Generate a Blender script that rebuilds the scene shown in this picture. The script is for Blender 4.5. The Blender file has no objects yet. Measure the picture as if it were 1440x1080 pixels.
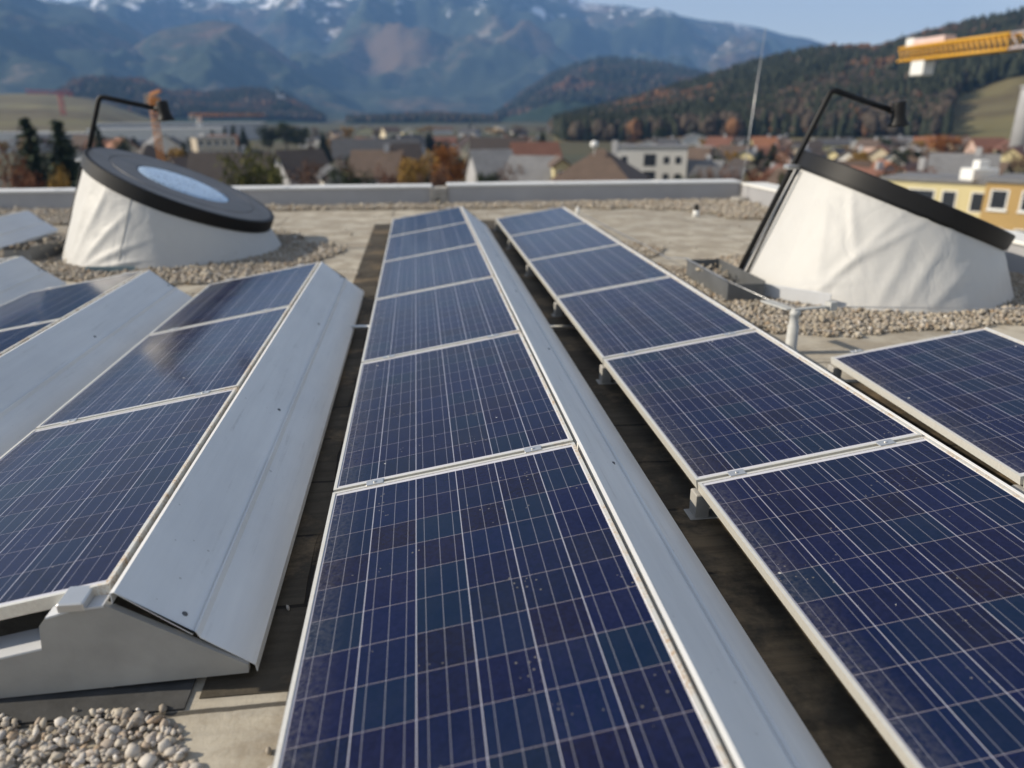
import bpy, math, random
import numpy as np
from mathutils import Vector, Matrix, noise as mnoise

# ------------------------------------------------------------------ camera, light
sc = bpy.context.scene
COL = sc.collection
rad = math.radians
CAM = (0.393, -2.767, 1.588)
YAW, PITCH, ROLL = rad(6.80), rad(19.73), rad(-0.205)
FPX = 1060.3                                   # focal length in pixels of a 1440 px wide frame
cam = bpy.data.cameras.new('camera')
cam.sensor_width = 36.0
cam.lens = FPX / 1440 * 36
cam.clip_start = 0.05
cam.clip_end = 40000
cam.dof.use_dof = True
cam.dof.focus_distance = 2.9
cam.dof.aperture_fstop = 1.25
co = bpy.data.objects.new('camera', cam); COL.objects.link(co)
fw = Vector((math.sin(YAW)*math.cos(PITCH), math.cos(YAW)*math.cos(PITCH), -math.sin(PITCH)))
r0 = Vector((math.cos(YAW), -math.sin(YAW), 0)); u0 = r0.cross(fw)
rt = math.cos(ROLL)*r0 + math.sin(ROLL)*u0
up = -math.sin(ROLL)*r0 + math.cos(ROLL)*u0
M = Matrix((rt, up, -fw)).transposed().to_4x4(); M.translation = Vector(CAM)
co.matrix_world = M
sc.camera = co

SUN_EL, SUN_AZ = rad(30), rad(-86)             # azimuth measured from +Y towards +X
w = bpy.data.worlds.new('World'); sc.world = w; w.use_nodes = True
wt = w.node_tree; bg = wt.nodes['Background']
sky = wt.nodes.new('ShaderNodeTexSky'); sky.sky_type = 'NISHITA'; sky.sun_disc = False
sky.sun_elevation = SUN_EL; sky.sun_rotation = SUN_AZ
sky.air_density = 1.0; sky.dust_density = .15; sky.ozone_density = .7
hs = wt.nodes.new('ShaderNodeHueSaturation'); hs.inputs['Saturation'].default_value = .42; hs.inputs['Value'].default_value = 1.0
wt.links.new(sky.outputs[0], hs.inputs['Color']); wt.links.new(hs.outputs[0], bg.inputs[0]); bg.inputs[1].default_value = 0.115
sl = bpy.data.lights.new('sun', 'SUN'); sl.energy = 5.0; sl.angle = rad(0.5); sl.color = (1.0, .89, .72)
so = bpy.data.objects.new('sun', sl); COL.objects.link(so)
sd = Vector((math.sin(SUN_AZ)*math.cos(SUN_EL), math.cos(SUN_AZ)*math.cos(SUN_EL), math.sin(SUN_EL)))
so.rotation_euler = sd.to_track_quat('Z', 'Y').to_euler(); so.location = (-6, 2, 8)
vs = sc.view_settings
vs.view_transform = 'Standard'; vs.look = 'None'; vs.exposure = 0.42; vs.gamma = 1; vs.use_curve_mapping = False
sc.cycles.use_denoising = True
sc.cycles.max_bounces = 8; sc.cycles.volume_bounces = 0
sc.cycles.sample_clamp_indirect = 8

def sight(px, py):
    """azimuth and elevation of a sight line from the roof (1440 x 1080 survey coordinates)"""
    d = fw*FPX + rt*(px-720) - up*(py-540); d.normalize()
    return math.atan2(d.x, d.y), math.asin(d.z)
def ground_at(px, dist):
    a, _ = sight(px, 200)
    return CAM[0]+dist*math.sin(a), CAM[1]+dist*math.cos(a)
def level_at(px, py, dist):
    return CAM[2] + dist*math.tan(sight(px, py)[1])
GZ = -14.0                                      # street level below the roof

# ------------------------------------------------------------------ helpers
class MB:
    def __init__(s): s.v = []; s.f = []; s.sm = []
    def add(s, vs_, fs, smooth=False):
        o = len(s.v); s.v += [tuple(q) for q in vs_]
        s.f += [tuple(i+o for i in f) for f in fs]; s.sm += [smooth]*len(fs); return s
    def box(s, x0, y0, z0, x1, y1, z1, m=None, bev=0):
        if bev:
            b = min(bev, (x1-x0)/2.01, (y1-y0)/2.01, (z1-z0)/2.01); vv = []; ff = []
            rings = [(z0, b), (z0+b, 0), (z1-b, 0), (z1, b)]
            for z, i in rings:
                k = b - i if False else 0
                a0, a1, c0, c1 = x0+i, x1-i, y0+i, y1-i
                e = b*.6 if i == 0 else b*.3
                vv += [(a0+e, c0, z), (a1-e, c0, z), (a1, c0+e, z), (a1, c1-e, z), (a1-e, c1, z), (a0+e, c1, z), (a0, c1-e, z), (a0, c0+e, z)]
            for r in range(3):
                for i in range(8):
                    j = (i+1) % 8
                    ff.append((r*8+i, r*8+j, r*8+8+j, r*8+8+i))
            ff.append(tuple(range(7, -1, -1))); ff.append(tuple(range(24, 32)))
        else:
            vv = [(x0,y0,z0),(x1,y0,z0),(x1,y1,z0),(x0,y1,z0),(x0,y0,z1),(x1,y0,z1),(x1,y1,z1),(x0,y1,z1)]
            ff = [(3,2,1,0),(4,5,6,7),(0,1,5,4),(1,2,6,5),(2,3,7,6),(3,0,4,7)]
        if m: vv = [m @ Vector(q) for q in vv]
        return s.add(vv, ff)
    def prism(s, poly, axis, a, b, smooth=False):
        """poly of 2-D points extruded along an axis ('x','y','z') from a to b"""
        n = len(poly)
        def P(q, t): return {'y': (q[0], t, q[1]), 'x': (t, q[0], q[1]), 'z': (q[0], q[1], t)}[axis]
        vv = [P(q, a) for q in poly] + [P(q, b) for q in poly]
        ff = [(i, (i+1) % n, n+(i+1) % n, n+i) for i in range(n)] + [tuple(range(n-1, -1, -1)), tuple(range(n, 2*n))]
        return s.add(vv, ff, smooth)
    def tube(s, pts, r, n=10, cap=True):
        pts = [Vector(q) for q in pts]; rs = r if isinstance(r, (list, tuple)) else [r]*len(pts)
        t0 = (pts[1]-pts[0]).normalized(); a = Vector((0, 0, 1)) if abs(t0.z) < .9 else Vector((1, 0, 0))
        a = (a - t0*a.dot(t0)).normalized(); vv = []; ff = []
        for k, q in enumerate(pts):
            t = (pts[min(k+1, len(pts)-1)]-pts[max(k-1, 0)]).normalized()
            a = (a - t*a.dot(t)).normalized(); b = t.cross(a)
            for i in range(n):
                c = 2*math.pi*i/n; vv.append(q + rs[k]*(math.cos(c)*a + math.sin(c)*b))
        for k in range(len(pts)-1):
            for i in range(n):
                j = (i+1) % n; ff.append((k*n+i, k*n+j, k*n+n+j, k*n+n+i))
        s.add(vv, ff, True)
        if cap:
            o = len(s.v)-len(vv); m = len(pts)-1
            s.f += [tuple(o+i for i in range(n-1, -1, -1)), tuple(o+m*n+i for i in range(n))]; s.sm += [False]*2
        return s
    def lathe(s, prof, n=24, m=None, cap=True, smooth=True, hard=False):
        if hard:
            for k in range(len(prof)-1): s.lathe(prof[k:k+2], n, m, False)
            return s
        vv = []; ff = []
        for r, z in prof:
            for i in range(n):
                c = 2*math.pi*i/n; vv.append(Vector((r*math.cos(c), r*math.sin(c), z)))
        for k in range(len(prof)-1):
            for i in range(n):
                j = (i+1) % n; ff.append((k*n+i, k*n+j, k*n+n+j, k*n+n+i))
        if m: vv = [m @ q for q in vv]
        o = len(s.v); s.add(vv, ff, smooth)
        if cap:
            s.f += [tuple(o+i for i in range(n-1, -1, -1)), tuple(o+(len(prof)-1)*n+i for i in range(n))]; s.sm += [False]*2
        return s
    def build(s, name, mat, parent=None, kind=None, label=None, cat=None, group=None):
        me = bpy.data.meshes.new(name); me.from_pydata(s.v, [], s.f)
        me.polygons.foreach_set('use_smooth', s.sm); me.materials.append(mat); me.update()
        return link(name, me, parent, kind, label, cat, group)
def props(o, kind=None, label=None, cat=None, group=None):
    for k, v in (('kind', kind), ('label', label), ('category', cat), ('group', group)):
        if v: o[k] = v
    return o
def link(name, me, parent=None, kind=None, label=None, cat=None, group=None):
    o = bpy.data.objects.new(name, me); COL.objects.link(o)
    if parent: o.parent = parent
    return props(o, kind, label, cat, group)
def empty(name, loc, label, cat, group=None, rot=(0, 0, 0)):
    o = bpy.data.objects.new(name, None); COL.objects.link(o); o.empty_display_size = .1
    o.location = loc; o.rotation_euler = rot
    return props(o, None, label, cat, group)
def copy_tree(o, parent=None):
    c = o.copy(); COL.objects.link(c)
    if parent: c.parent = parent
    for ch in list(o.children): copy_tree(ch, c)
    return c
def np_mesh(name, verts, faces, mats, mi=None, smooth=False):
    """verts (n,3), faces (m,k) arrays"""
    me = bpy.data.meshes.new(name); n, (m, k) = len(verts), faces.shape
    me.vertices.add(n); me.vertices.foreach_set('co', np.asarray(verts, np.float32).ravel())
    me.loops.add(m*k); me.loops.foreach_set('vertex_index', faces.astype(np.int32).ravel())
    me.polygons.add(m); me.polygons.foreach_set('loop_start', np.arange(0, m*k, k, dtype=np.int32))
    try: me.polygons.foreach_set('loop_total', np.full(m, k, np.int32))
    except Exception: pass
    if mi is not None: me.polygons.foreach_set('material_index', mi.astype(np.int32))
    me.polygons.foreach_set('use_smooth', np.full(m, smooth))
    for q in mats: me.materials.append(q)
    me.update(calc_edges=True); me.validate(); return me

# ------------------------------------------------------------------ materials
class NT:
    def __init__(s, name):
        s.m = bpy.data.materials.new(name); s.m.use_nodes = True; s.t = s.m.node_tree
        s.b = s.t.nodes['Principled BSDF']
    def n(s, typ, **kw):
        q = s.t.nodes.new('ShaderNode'+typ)
        for k, v in kw.items():
            if hasattr(q, k): setattr(q, k, v)
            else: s.put(q.inputs[k.replace('_', ' ')], v)
        return q
    def put(s, inp, v):
        if isinstance(v, bpy.types.NodeSocket): s.t.links.new(v, inp)
        elif isinstance(v, (tuple, list)) and len(v) == 3 and inp.type == 'RGBA': inp.default_value = (*v, 1)
        else: inp.default_value = v
    def math(s, op, a, b=None, c=None):
        q = s.t.nodes.new('ShaderNodeMath'); q.operation = op
        for i, v in enumerate((a, b, c)):
            if v is not None: s.put(q.inputs[i], v)
        return q.outputs[0]
    def mix(s, f, a, b, mode='MIX'):
        q = s.t.nodes.new('ShaderNodeMix'); q.data_type = 'RGBA'; q.blend_type = mode
        s.put(q.inputs[0], f); s.put(q.inputs[6], a); s.put(q.inputs[7], b); return q.outputs[2]
    def ramp(s, f, stops):
        q = s.t.nodes.new('ShaderNodeValToRGB'); s.put(q.inputs[0], f); e = q.color_ramp.elements
        while len(e) < len(stops): e.new(.5)
        for i, (p, c) in enumerate(stops):
            e[i].position = p; e[i].color = (c, c, c, 1) if isinstance(c, (int, float)) else (*c, 1)
        return q.outputs[0]
    def coord(s, which='Object', scale=None):
        o = s.n('TexCoord').outputs[which]
        if scale: q = s.n('Mapping', Vector=o, Scale=scale); o = q.outputs[0]
        return o
    def noise(s, vec, scale, detail=4, rough=.55, dist=0):
        return s.n('TexNoise', Vector=vec, Scale=scale, Detail=detail, Roughness=rough, Distortion=dist).outputs['Fac']
    def bump(s, h, strength, dist):
        q = s.n('Bump', Height=h, Strength=strength, Distance=dist); s.put(s.b.inputs['Normal'], q.outputs[0])
    def set(s, **kw):
        for k, v in kw.items(): s.put(s.b.inputs[k.replace('_', ' ')], v)
        return s
def plain(name, col, rough=.6, metal=0.0, var=.12, scale=6, spec=.5, bump=0, bscale=30):
    t = NT(name); c = t.coord()
    f = t.noise(c, scale, 5)
    d = tuple(x*(1-var) for x in col); l = tuple(min(1, x*(1+var)) for x in col)
    t.set(Base_Color=t.mix(t.ramp(f, [(.3, 0), (.7, 1)]), d, l), Roughness=rough, Metallic=metal, Specular_IOR_Level=spec)
    if bump: t.bump(t.noise(c, bscale, 5), .5, bump)
    return t.m

PW, PL = 0.987, 1.65                            # one panel
def make_cell_mat():
    t = NT('polycrystalline_cells'); c = t.coord(); sx = t.n('SeparateXYZ', Vector=c)
    x, y = sx.outputs[0], sx.outputs[1]; p = .159
    u = t.math('DIVIDE', t.math('SUBTRACT', x, .0180), p); v = t.math('DIVIDE', t.math('SUBTRACT', y, .0300), p)
    fu, fv = t.math('FRACT', u), t.math('FRACT', v); iu, iv = t.math('FLOOR', u), t.math('FLOOR', v)
    def line(f, at, half): return t.math('LESS_THAN', t.math('ABSOLUTE', t.math('SUBTRACT', f, at)), half)
    gu = t.math('MAXIMUM', line(fu, 0, .0105), line(fu, 1, .0105))
    gv = t.math('MAXIMUM', line(fv, 0, .0075), line(fv, 1, .0075))
    bb = t.math('MAXIMUM', t.math('MAXIMUM', line(fu, .18, .0065), line(fu, .5, .0065)), line(fu, .82, .0065))
    edge = t.math('MAXIMUM', t.math('MAXIMUM', t.math('LESS_THAN', x, .0165), t.math('GREATER_THAN', x, PW-.0165)),
                  t.math('MAXIMUM', t.math('LESS_THAN', y, .0290), t.math('GREATER_THAN', y, PL-.0290)))
    info = t.n('ObjectInfo').outputs['Random']
    idv = t.n('CombineXYZ', X=t.math('ADD', iu, t.math('MULTIPLY', info, 57.3)), Y=iv, Z=info).outputs[0]
    wn = t.n('TexWhiteNoise', noise_dimensions='3D', Vector=idv)
    rnd = wn.outputs['Value']; rnd2 = t.n('SeparateColor', Color=wn.outputs['Color']).outputs[1]
    cc = t.n('VectorMath', operation='ADD').outputs[0]
    va = cc.node; t.put(va.inputs[0], c); t.put(va.inputs[1], t.n('CombineXYZ', X=t.math('MULTIPLY', info, 31.), Y=t.math('MULTIPLY', info, 17.)).outputs[0])
    gr = t.n('TexVoronoi', Vector=cc, Scale=95).outputs['Color']; grv = t.n('SeparateColor', Color=gr).outputs[0]
    base = t.ramp(rnd, [(0, (.0045, .0060, .030)), (.3, (.004, .0085, .042)), (.55, (.0060, .0065, .024)), (.75, (.0035, .0115, .044)), (.9, (.0075, .0070, .020)), (1, (.005, .0065, .034))])
    base = t.mix(t.math('MULTIPLY', grv, .45), base, (.010, .015, .066))
    base = t.mix(t.math('MULTIPLY', t.math('POWER', rnd2, 4), .7), base, (.0035, .016, .042))
    base = t.mix(t.math('MULTIPLY', gv, .44), base, (.42, .38, .42))
    base = t.mix(t.math('MULTIPLY', bb, .35), base, (.45, .45, .52))
    base = t.mix(t.math('MULTIPLY', gu, .50), base, (.62, .62, .72))
    base = t.mix(edge, base, (.55, .55, .60))
    dn = t.noise(cc, 3.2, 7, .7); dn2 = t.noise(cc, 60, 4, .7)
    dust = t.math('MULTIPLY', t.ramp(dn, [(.35, .002), (.75, .034)]), t.ramp(dn2, [(.3, .4), (.8, 1.)]))
    dust = t.math('ADD', dust, t.math('MULTIPLY', t.ramp(t.math('SUBTRACT', .13, x), [(0, 0), (.13, .20)]), t.ramp(dn2, [(.35, 0), (.7, 1)])))
    base = t.mix(dust, base, (.34, .32, .30))
    vo = t.n('TexVoronoi', Vector=cc, Scale=5.5).outputs['Distance']
    spk = t.math('MULTIPLY', t.math('LESS_THAN', t.math('ADD', vo, t.math('MULTIPLY', t.noise(cc, 130, 2), .05)), .056), t.math('GREATER_THAN', t.noise(cc, 2.3, 2), .50))
    vo2 = t.n('TexVoronoi', Vector=cc, Scale=46).outputs['Distance']
    spk2 = t.math('MULTIPLY', t.math('LESS_THAN', vo2, .16), t.math('GREATER_THAN', t.noise(cc, 5.1, 4), .60))
    base = t.mix(t.math('MULTIPLY', spk2, .35), base, (.36, .33, .28))
    base = t.mix(t.math('MULTIPLY', spk, .75), base, (.62, .60, .56))
    rough = t.math('ADD', .10, t.math('MULTIPLY', t.math('ADD', dust, t.math('MULTIPLY', spk, .4)), 1.6))
    t.set(Base_Color=base, Roughness=rough, IOR=1.38, Specular_IOR_Level=.24)
    t.bump(t.noise(cc, 380, 2), .02, .0006)
    return t.m
def make_frame_mat():
    t = NT('anodised_frame'); c = t.coord(); x = t.n('SeparateXYZ', Vector=c).outputs[0]
    info = t.n('ObjectInfo').outputs['Random']
    va = t.n('VectorMath', operation='ADD'); t.put(va.inputs[0], c); t.put(va.inputs[1], t.n('CombineXYZ', X=t.math('MULTIPLY', info, 9.), Y=t.math('MULTIPLY', info, 23.)).outputs[0])
    cc = va.outputs[0]
    st = t.ramp(t.noise(cc, 9, 6, .7), [(.44, 0), (.58, 1)]); fine = t.ramp(t.noise(cc, 75, 5, .75), [(.40, 0), (.60, 1)])
    ridge = t.ramp(x, [(PW*.9, .12), (PW-.03, 1)])
    rust = t.math('MULTIPLY', t.math('MULTIPLY', st, fine), ridge)
    base = t.mix(t.math('MULTIPLY', fine, .16), (.80, .775, .70), (.50, .47, .42))
    base = t.mix(t.math('MULTIPLY', rust, .85), base, (.36, .20, .07))
    t.set(Base_Color=base, Roughness=t.math('ADD', .38, t.math('MULTIPLY', rust, .4)), Metallic=t.math('SUBTRACT', .45, t.math('MULTIPLY', rust, .4)))
    return t.m
def make_sheet_mat():
    t = NT('galvanised_sheet'); c = t.coord()
    f = t.noise(t.coord(scale=(6, .5, 6)), 3, 6, .6); g = t.noise(c, 1.4, 5, .6); k = t.noise(c, 140, 3)
    sp = t.math('LESS_THAN', t.math('ADD', t.n('TexVoronoi', Vector=c, Scale=4.2).outputs['Distance'], t.math('MULTIPLY', t.noise(c, 60, 3), .07)), .062)
    base = t.mix(t.ramp(f, [(.3, 0), (.7, 1)]), (.72, .715, .70), (.79, .785, .765))
    base = t.mix(t.math('MULTIPLY', t.ramp(g, [(.45, 0), (.75, 1)]), .35), base, (.54, .545, .55))
    base = t.mix(t.math('MULTIPLY', sp, .45), base, (.25, .24, .23))
    ru = t.math('MULTIPLY', t.ramp(t.noise(t.coord(scale=(22, .8, 22)), 1.6, 6, .75), [(.56, 0), (.70, 1)]), t.ramp(t.noise(c, 7, 6, .75), [(.40, 0), (.66, 1)]))
    base = t.mix(t.math('MULTIPLY', ru, .5), base, (.36, .345, .32))
    dd = t.math('LESS_THAN', t.n('TexVoronoi', Vector=c, Scale=23).outputs['Distance'], t.math('MULTIPLY', t.ramp(t.noise(c, 3, 4), [(.5, 0), (.75, 1)]), .17))
    base = t.mix(t.math('MULTIPLY', dd, .5), base, (.30, .28, .25))
    t.set(Base_Color=base, Roughness=t.ramp(k, [(.3, .42), (.7, .55)]), Metallic=.05)
    t.bump(t.noise(t.coord(scale=(1, .3, 1)), 5, 3), .4, .006)
    return t.m
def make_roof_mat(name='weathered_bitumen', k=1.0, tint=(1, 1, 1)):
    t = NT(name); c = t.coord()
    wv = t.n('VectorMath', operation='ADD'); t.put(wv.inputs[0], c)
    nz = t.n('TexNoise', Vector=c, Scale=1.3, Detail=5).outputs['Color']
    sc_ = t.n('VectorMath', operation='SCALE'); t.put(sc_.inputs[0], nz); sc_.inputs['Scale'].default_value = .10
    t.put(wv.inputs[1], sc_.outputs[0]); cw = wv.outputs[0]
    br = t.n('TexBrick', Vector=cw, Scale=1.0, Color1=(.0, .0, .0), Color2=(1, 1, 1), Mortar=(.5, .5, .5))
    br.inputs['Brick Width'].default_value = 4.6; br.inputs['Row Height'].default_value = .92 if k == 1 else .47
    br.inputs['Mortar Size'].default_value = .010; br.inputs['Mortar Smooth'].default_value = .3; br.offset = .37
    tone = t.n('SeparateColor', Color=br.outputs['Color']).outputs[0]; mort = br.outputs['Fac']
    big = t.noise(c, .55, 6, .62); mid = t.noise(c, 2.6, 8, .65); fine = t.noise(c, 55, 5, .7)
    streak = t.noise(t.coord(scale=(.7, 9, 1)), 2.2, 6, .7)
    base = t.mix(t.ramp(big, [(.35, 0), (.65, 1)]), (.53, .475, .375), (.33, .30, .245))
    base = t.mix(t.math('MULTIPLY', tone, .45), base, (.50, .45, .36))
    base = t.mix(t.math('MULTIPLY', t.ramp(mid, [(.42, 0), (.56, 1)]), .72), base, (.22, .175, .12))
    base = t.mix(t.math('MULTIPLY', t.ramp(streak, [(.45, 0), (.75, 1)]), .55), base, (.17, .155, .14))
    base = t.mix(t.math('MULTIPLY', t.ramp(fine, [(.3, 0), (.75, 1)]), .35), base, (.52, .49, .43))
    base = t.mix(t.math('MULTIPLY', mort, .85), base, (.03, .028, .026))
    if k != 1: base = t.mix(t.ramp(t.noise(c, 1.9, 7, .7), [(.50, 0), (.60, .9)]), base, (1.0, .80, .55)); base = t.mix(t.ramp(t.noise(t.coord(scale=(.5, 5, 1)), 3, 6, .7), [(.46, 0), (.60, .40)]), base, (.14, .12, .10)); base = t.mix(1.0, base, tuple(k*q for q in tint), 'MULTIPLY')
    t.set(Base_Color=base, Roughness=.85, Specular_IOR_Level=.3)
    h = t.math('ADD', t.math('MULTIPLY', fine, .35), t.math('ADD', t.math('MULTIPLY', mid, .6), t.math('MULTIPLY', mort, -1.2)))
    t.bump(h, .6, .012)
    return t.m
def make_pebble_mat(name='river_pebbles', k=1.0):
    t = NT(name); g = t.n('NewGeometry').outputs['Random Per Island']; c = t.coord()
    base = t.ramp(g, [(0, (.33, .285, .22)), (.2, (.47, .43, .37)), (.38, (.21, .175, .135)), (.55, (.42, .365, .28)), (.7, (.33, .31, .285)), (.86, (.30, .21, .13)), (1, (.62, .59, .54))])
    base = t.mix(t.math('MULTIPLY', t.noise(c, 90, 4), .4), base, (.27, .23, .18))
    if k != 1: base = t.mix(1.0, base, (k, k*1.02, k*1.07), 'MULTIPLY')
    t.set(Base_Color=base, Roughness=.75, Specular_IOR_Level=.35); return t.m
def make_fabric_mat():
    t = NT('white_membrane'); c = t.coord()
    d = t.noise(c, 2.2, 6, .6); st = t.noise(t.coord(scale=(6, 6, .7)), 1.6, 5)
    base = t.mix(t.math('MULTIPLY', t.ramp(st, [(.45, 0), (.8, 1)]), .22), (.49, .485, .47), (.42, .415, .40))
    base = t.mix(t.math('MULTIPLY', t.ramp(d, [(.55, 0), (.8, 1)]), .15), base, (.50, .48, .44))
    sp = t.math('LESS_THAN', t.n('TexVoronoi', Vector=c, Scale=3.1).outputs['Distance'], .028)
    base = t.mix(t.math('MULTIPLY', sp, .6), base, (.2, .18, .16))
    t.set(Base_Color=base, Roughness=.55, Specular_IOR_Level=.4)
    cr = t.math('ABSOLUTE', t.math('SUBTRACT', t.noise(t.coord(scale=(1, 1, .75)), 2.1, 3, .5, 1.2), .5)); cr = t.ramp(cr, [(0, 0), (.09, 1)])
    t.bump(t.math('ADD', t.math('MULTIPLY', cr, .11), t.noise(c, 3.2, 4, .5)), .42, .04)
    return t.m
def make_lens_mat():
    t = NT('domed_skylight_glass'); c = t.coord()
    sp = t.math('MULTIPLY', t.math('LESS_THAN', t.n('TexVoronoi', Vector=c, Scale=17).outputs['Distance'], .27), t.math('GREATER_THAN', t.noise(c, 4, 3), .44))
    base = t.mix(t.math('MULTIPLY', sp, .85), (.44, .58, .74), (.05, .07, .10))  # reflected sky painted into the pale blue base; dark specks are dirt
    t.set(Base_Color=base, Roughness=.08, Metallic=.15, Specular_IOR_Level=.9); return t.m
def make_mountain_mat(name, snow_from, dark, brown, pale, scale, brown_at=.52, zgrad=None):
    t = NT(name); c = t.coord(); geo = t.n('NewGeometry')
    z = t.n('SeparateXYZ', Vector=geo.outputs['Position']).outputs[2]
    a = t.noise(c, scale, 10, .68); b = t.noise(c, scale*2.7, 8, .7, .6); f = t.noise(c, scale*14, 6, .75)
    base = t.mix(t.ramp(f, [(.3, 0), (.7, 1)]), dark, tuple(x*2.4 for x in dark))
    base = t.mix(t.math('MULTIPLY', t.ramp(t.math('ADD', t.math('MULTIPLY', a, .75), t.math('MULTIPLY', f, .25)), [(brown_at, 0), (brown_at+.10, 1)]), .8), base, brown)
    base = t.mix(t.math('MULTIPLY', t.ramp(b, [(.60, 0), (.68, 1)]), .75), base, pale)
    if snow_from:
        k = t.ramp(t.math('DIVIDE', t.math('SUBTRACT', z, snow_from), 260), [(0, 0), (1, 1)])
        s_ = t.ramp(t.math('ADD', t.math('MULTIPLY', k, .10), t.math('MULTIPLY', t.math('ADD', f, b), .5)), [(.605, 0), (.645, 1)])
        base = t.mix(s_, base, (.86, .88, .92))
    t.set(Base_Color=base, Roughness=.95, Specular_IOR_Level=.1)
    return t.m
def make_ground_mat():
    t = NT('valley_floor'); c = t.coord()
    a = t.noise(c, .006, 8, .6); b = t.n('TexVoronoi', Vector=c, Scale=.012).outputs['Color']; bv = t.n('SeparateColor', Color=b).outputs[0]
    f = t.noise(c, .15, 6, .7)
    base = t.ramp(bv, [(0, (.085, .085, .045)), (.35, (.12, .105, .065)), (.6, (.07, .08, .04)), (1, (.13, .13, .12))])
    base = t.mix(t.ramp(a, [(.45, 0), (.6, .8)]), base, (.10, .085, .06))
    base = t.mix(t.math('MULTIPLY', f, .4), base, (.05, .05, .035))
    t.set(Base_Color=base, Roughness=.95, Specular_IOR_Level=.1); return t.m
def make_meadow_mat():
    t = NT('hill_meadow'); c = t.coord(); r = t.coord(scale=(.4, 1.6, 3.2))
    a = t.noise(r, .0065, 5, .5); f = t.noise(c, .05, 6, .7)
    base = t.ramp(a, [(.30, (.10, .095, .045)), (.44, (.19, .165, .08)), (.52, (.12, .095, .055)), (.62, (.21, .185, .10)), (.75, (.17, .165, .085))])
    base = t.mix(t.math('MULTIPLY', f, .35), base, (.09, .085, .06))
    t.set(Base_Color=base, Roughness=.95, Specular_IOR_Level=.1); return t.m
def leaf_mat(name, a, b, trans=.0):
    t = NT(name); g = t.n('NewGeometry').outputs['Random Per Island']
    t.set(Base_Color=t.ramp(g, [(0, a), (1, b)]), Roughness=.8, Specular_IOR_Level=.2); return t.m

CELL, FRAME, SHEET = make_cell_mat(), make_frame_mat(), make_sheet_mat()
ROOF, PEB, FABRIC, LENS = make_roof_mat(), make_pebble_mat(), make_fabric_mat(), make_lens_mat()
ALU = plain('aluminium', (.62, .62, .61), .35, .75, .08)
CAST = plain('pale_cast_plate', (.31, .298, .275), .7, 0, .16, 5, .4, .002, 60)
ZINC = plain('light_flashing', (.56, .575, .60), .5, .2, .08, 3)
WALLGREY = plain('parapet_sheet', (.37, .37, .385), .55, .15, .08, 1.2)
COPING = plain('coping_sheet', (.70, .70, .69), .5, .05, .06, 2)
DARKMETAL = plain('dark_coated_metal', (.012, .012, .013), .5, 0, .15, 4, .22)
CAPTOP = plain('dark_cap_face', (.12, .117, .118), .5, .2, .15, 5)  # sheen of the lid's top face put into this lighter grey
TRAYM = plain('grey_tray_metal', (.13, .135, .14), .5, .3, .15, 5)
WIRE = plain('wire_aluminium', (.55, .55, .55), .4, .7, .1)
HOLDER = plain('grey_plastic', (.42, .42, .40), .6, 0, .12, 20)
BLACK = plain('black_rubber', (.02, .02, .02), .6, 0, .1)
WHITEP = plain('white_plastic', (.75, .75, .73), .5, 0, .06, 10)
CONC = plain('concrete', (.33, .31, .28), .9, 0, .25, 8, .3, .004, 40)
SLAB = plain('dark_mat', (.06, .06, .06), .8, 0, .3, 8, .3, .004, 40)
BUILDM = plain('building_facade', (.55, .53, .48), .8, 0, .08, .5)

# ------------------------------------------------------------------ setting: valley floor, hills, mountains
b = MB(); S = 14000
b.add([(-S, -S, GZ), (S, -S, GZ), (S, S, GZ), (-S, S, GZ)], [(0, 1, 2, 3)])
b.build('ground', make_ground_mat(), kind='structure')

HILLS = {}
def hill(name, pts, d_crest, d_base, d_back, mat, relief, feat, n_az=150, n_r=46, power=1.0, seed=0, kind='structure', drop=0):
    A = [(sight(x, y)[0], math.tan(sight(x, y+drop)[1])) for x, y in pts]
    az = np.linspace(A[0][0], A[-1][0], n_az)
    tc = np.interp(az, [q[0] for q in A], [q[1] for q in A])
    zc = CAM[2] + d_crest*tc
    def height(a, t):                            # t 0 base .. 1 crest .. 1.6 back
        z1 = float(np.interp(a, az, zc)) - GZ
        d = d_base + (d_crest-d_base)*t if t <= 1 else d_crest + (d_back-d_crest)*(t-1)/.6
        x, y = CAM[0]+d*math.sin(a), CAM[1]+d*math.cos(a)
        if t <= 1: h = max(z1, 0)*t**power
        else: h = max(z1, 0)*max(0., 1-((t-1)/.6)**1.3)
        nz = mnoise.ridged_multi_fractal(Vector((x/feat+seed, y/feat, seed*1.7)), 1.0, 2.1, 5, .9, 2.0) - 1.1
        nf = mnoise.fractal(Vector((x/feat*3.1, y/feat*3.1, seed)), 1.0, 2.0, 4)
        env = math.sin(math.pi*min(t, 1))*.9 + .10 if t <= 1 else .3
        h += relief*env*(nz*.7 + nf*.25)*min(1, max(z1, 0)/(relief*2+1e-6))
        return x, y, GZ + max(h, 0) - (.5 if t < .01 or h <= 0 else 0)
    ts = np.concatenate([np.linspace(0, 1, n_r), np.linspace(1.12, 1.6, 6)])
    V = np.array([height(a, t) for t in ts for a in az]); nr = len(ts)
    i, j = np.meshgrid(np.arange(nr-1), np.arange(n_az-1), indexing='ij')
    F = np.stack([i*n_az+j, i*n_az+j+1, (i+1)*n_az+j+1, (i+1)*n_az+j], -1).reshape(-1, 4)
    me = np_mesh(name, V, F, [mat], smooth=True)
    HILLS[name] = (az, ts, V.reshape(nr, n_az, 3))
    return link(name, me, kind=kind)

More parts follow.
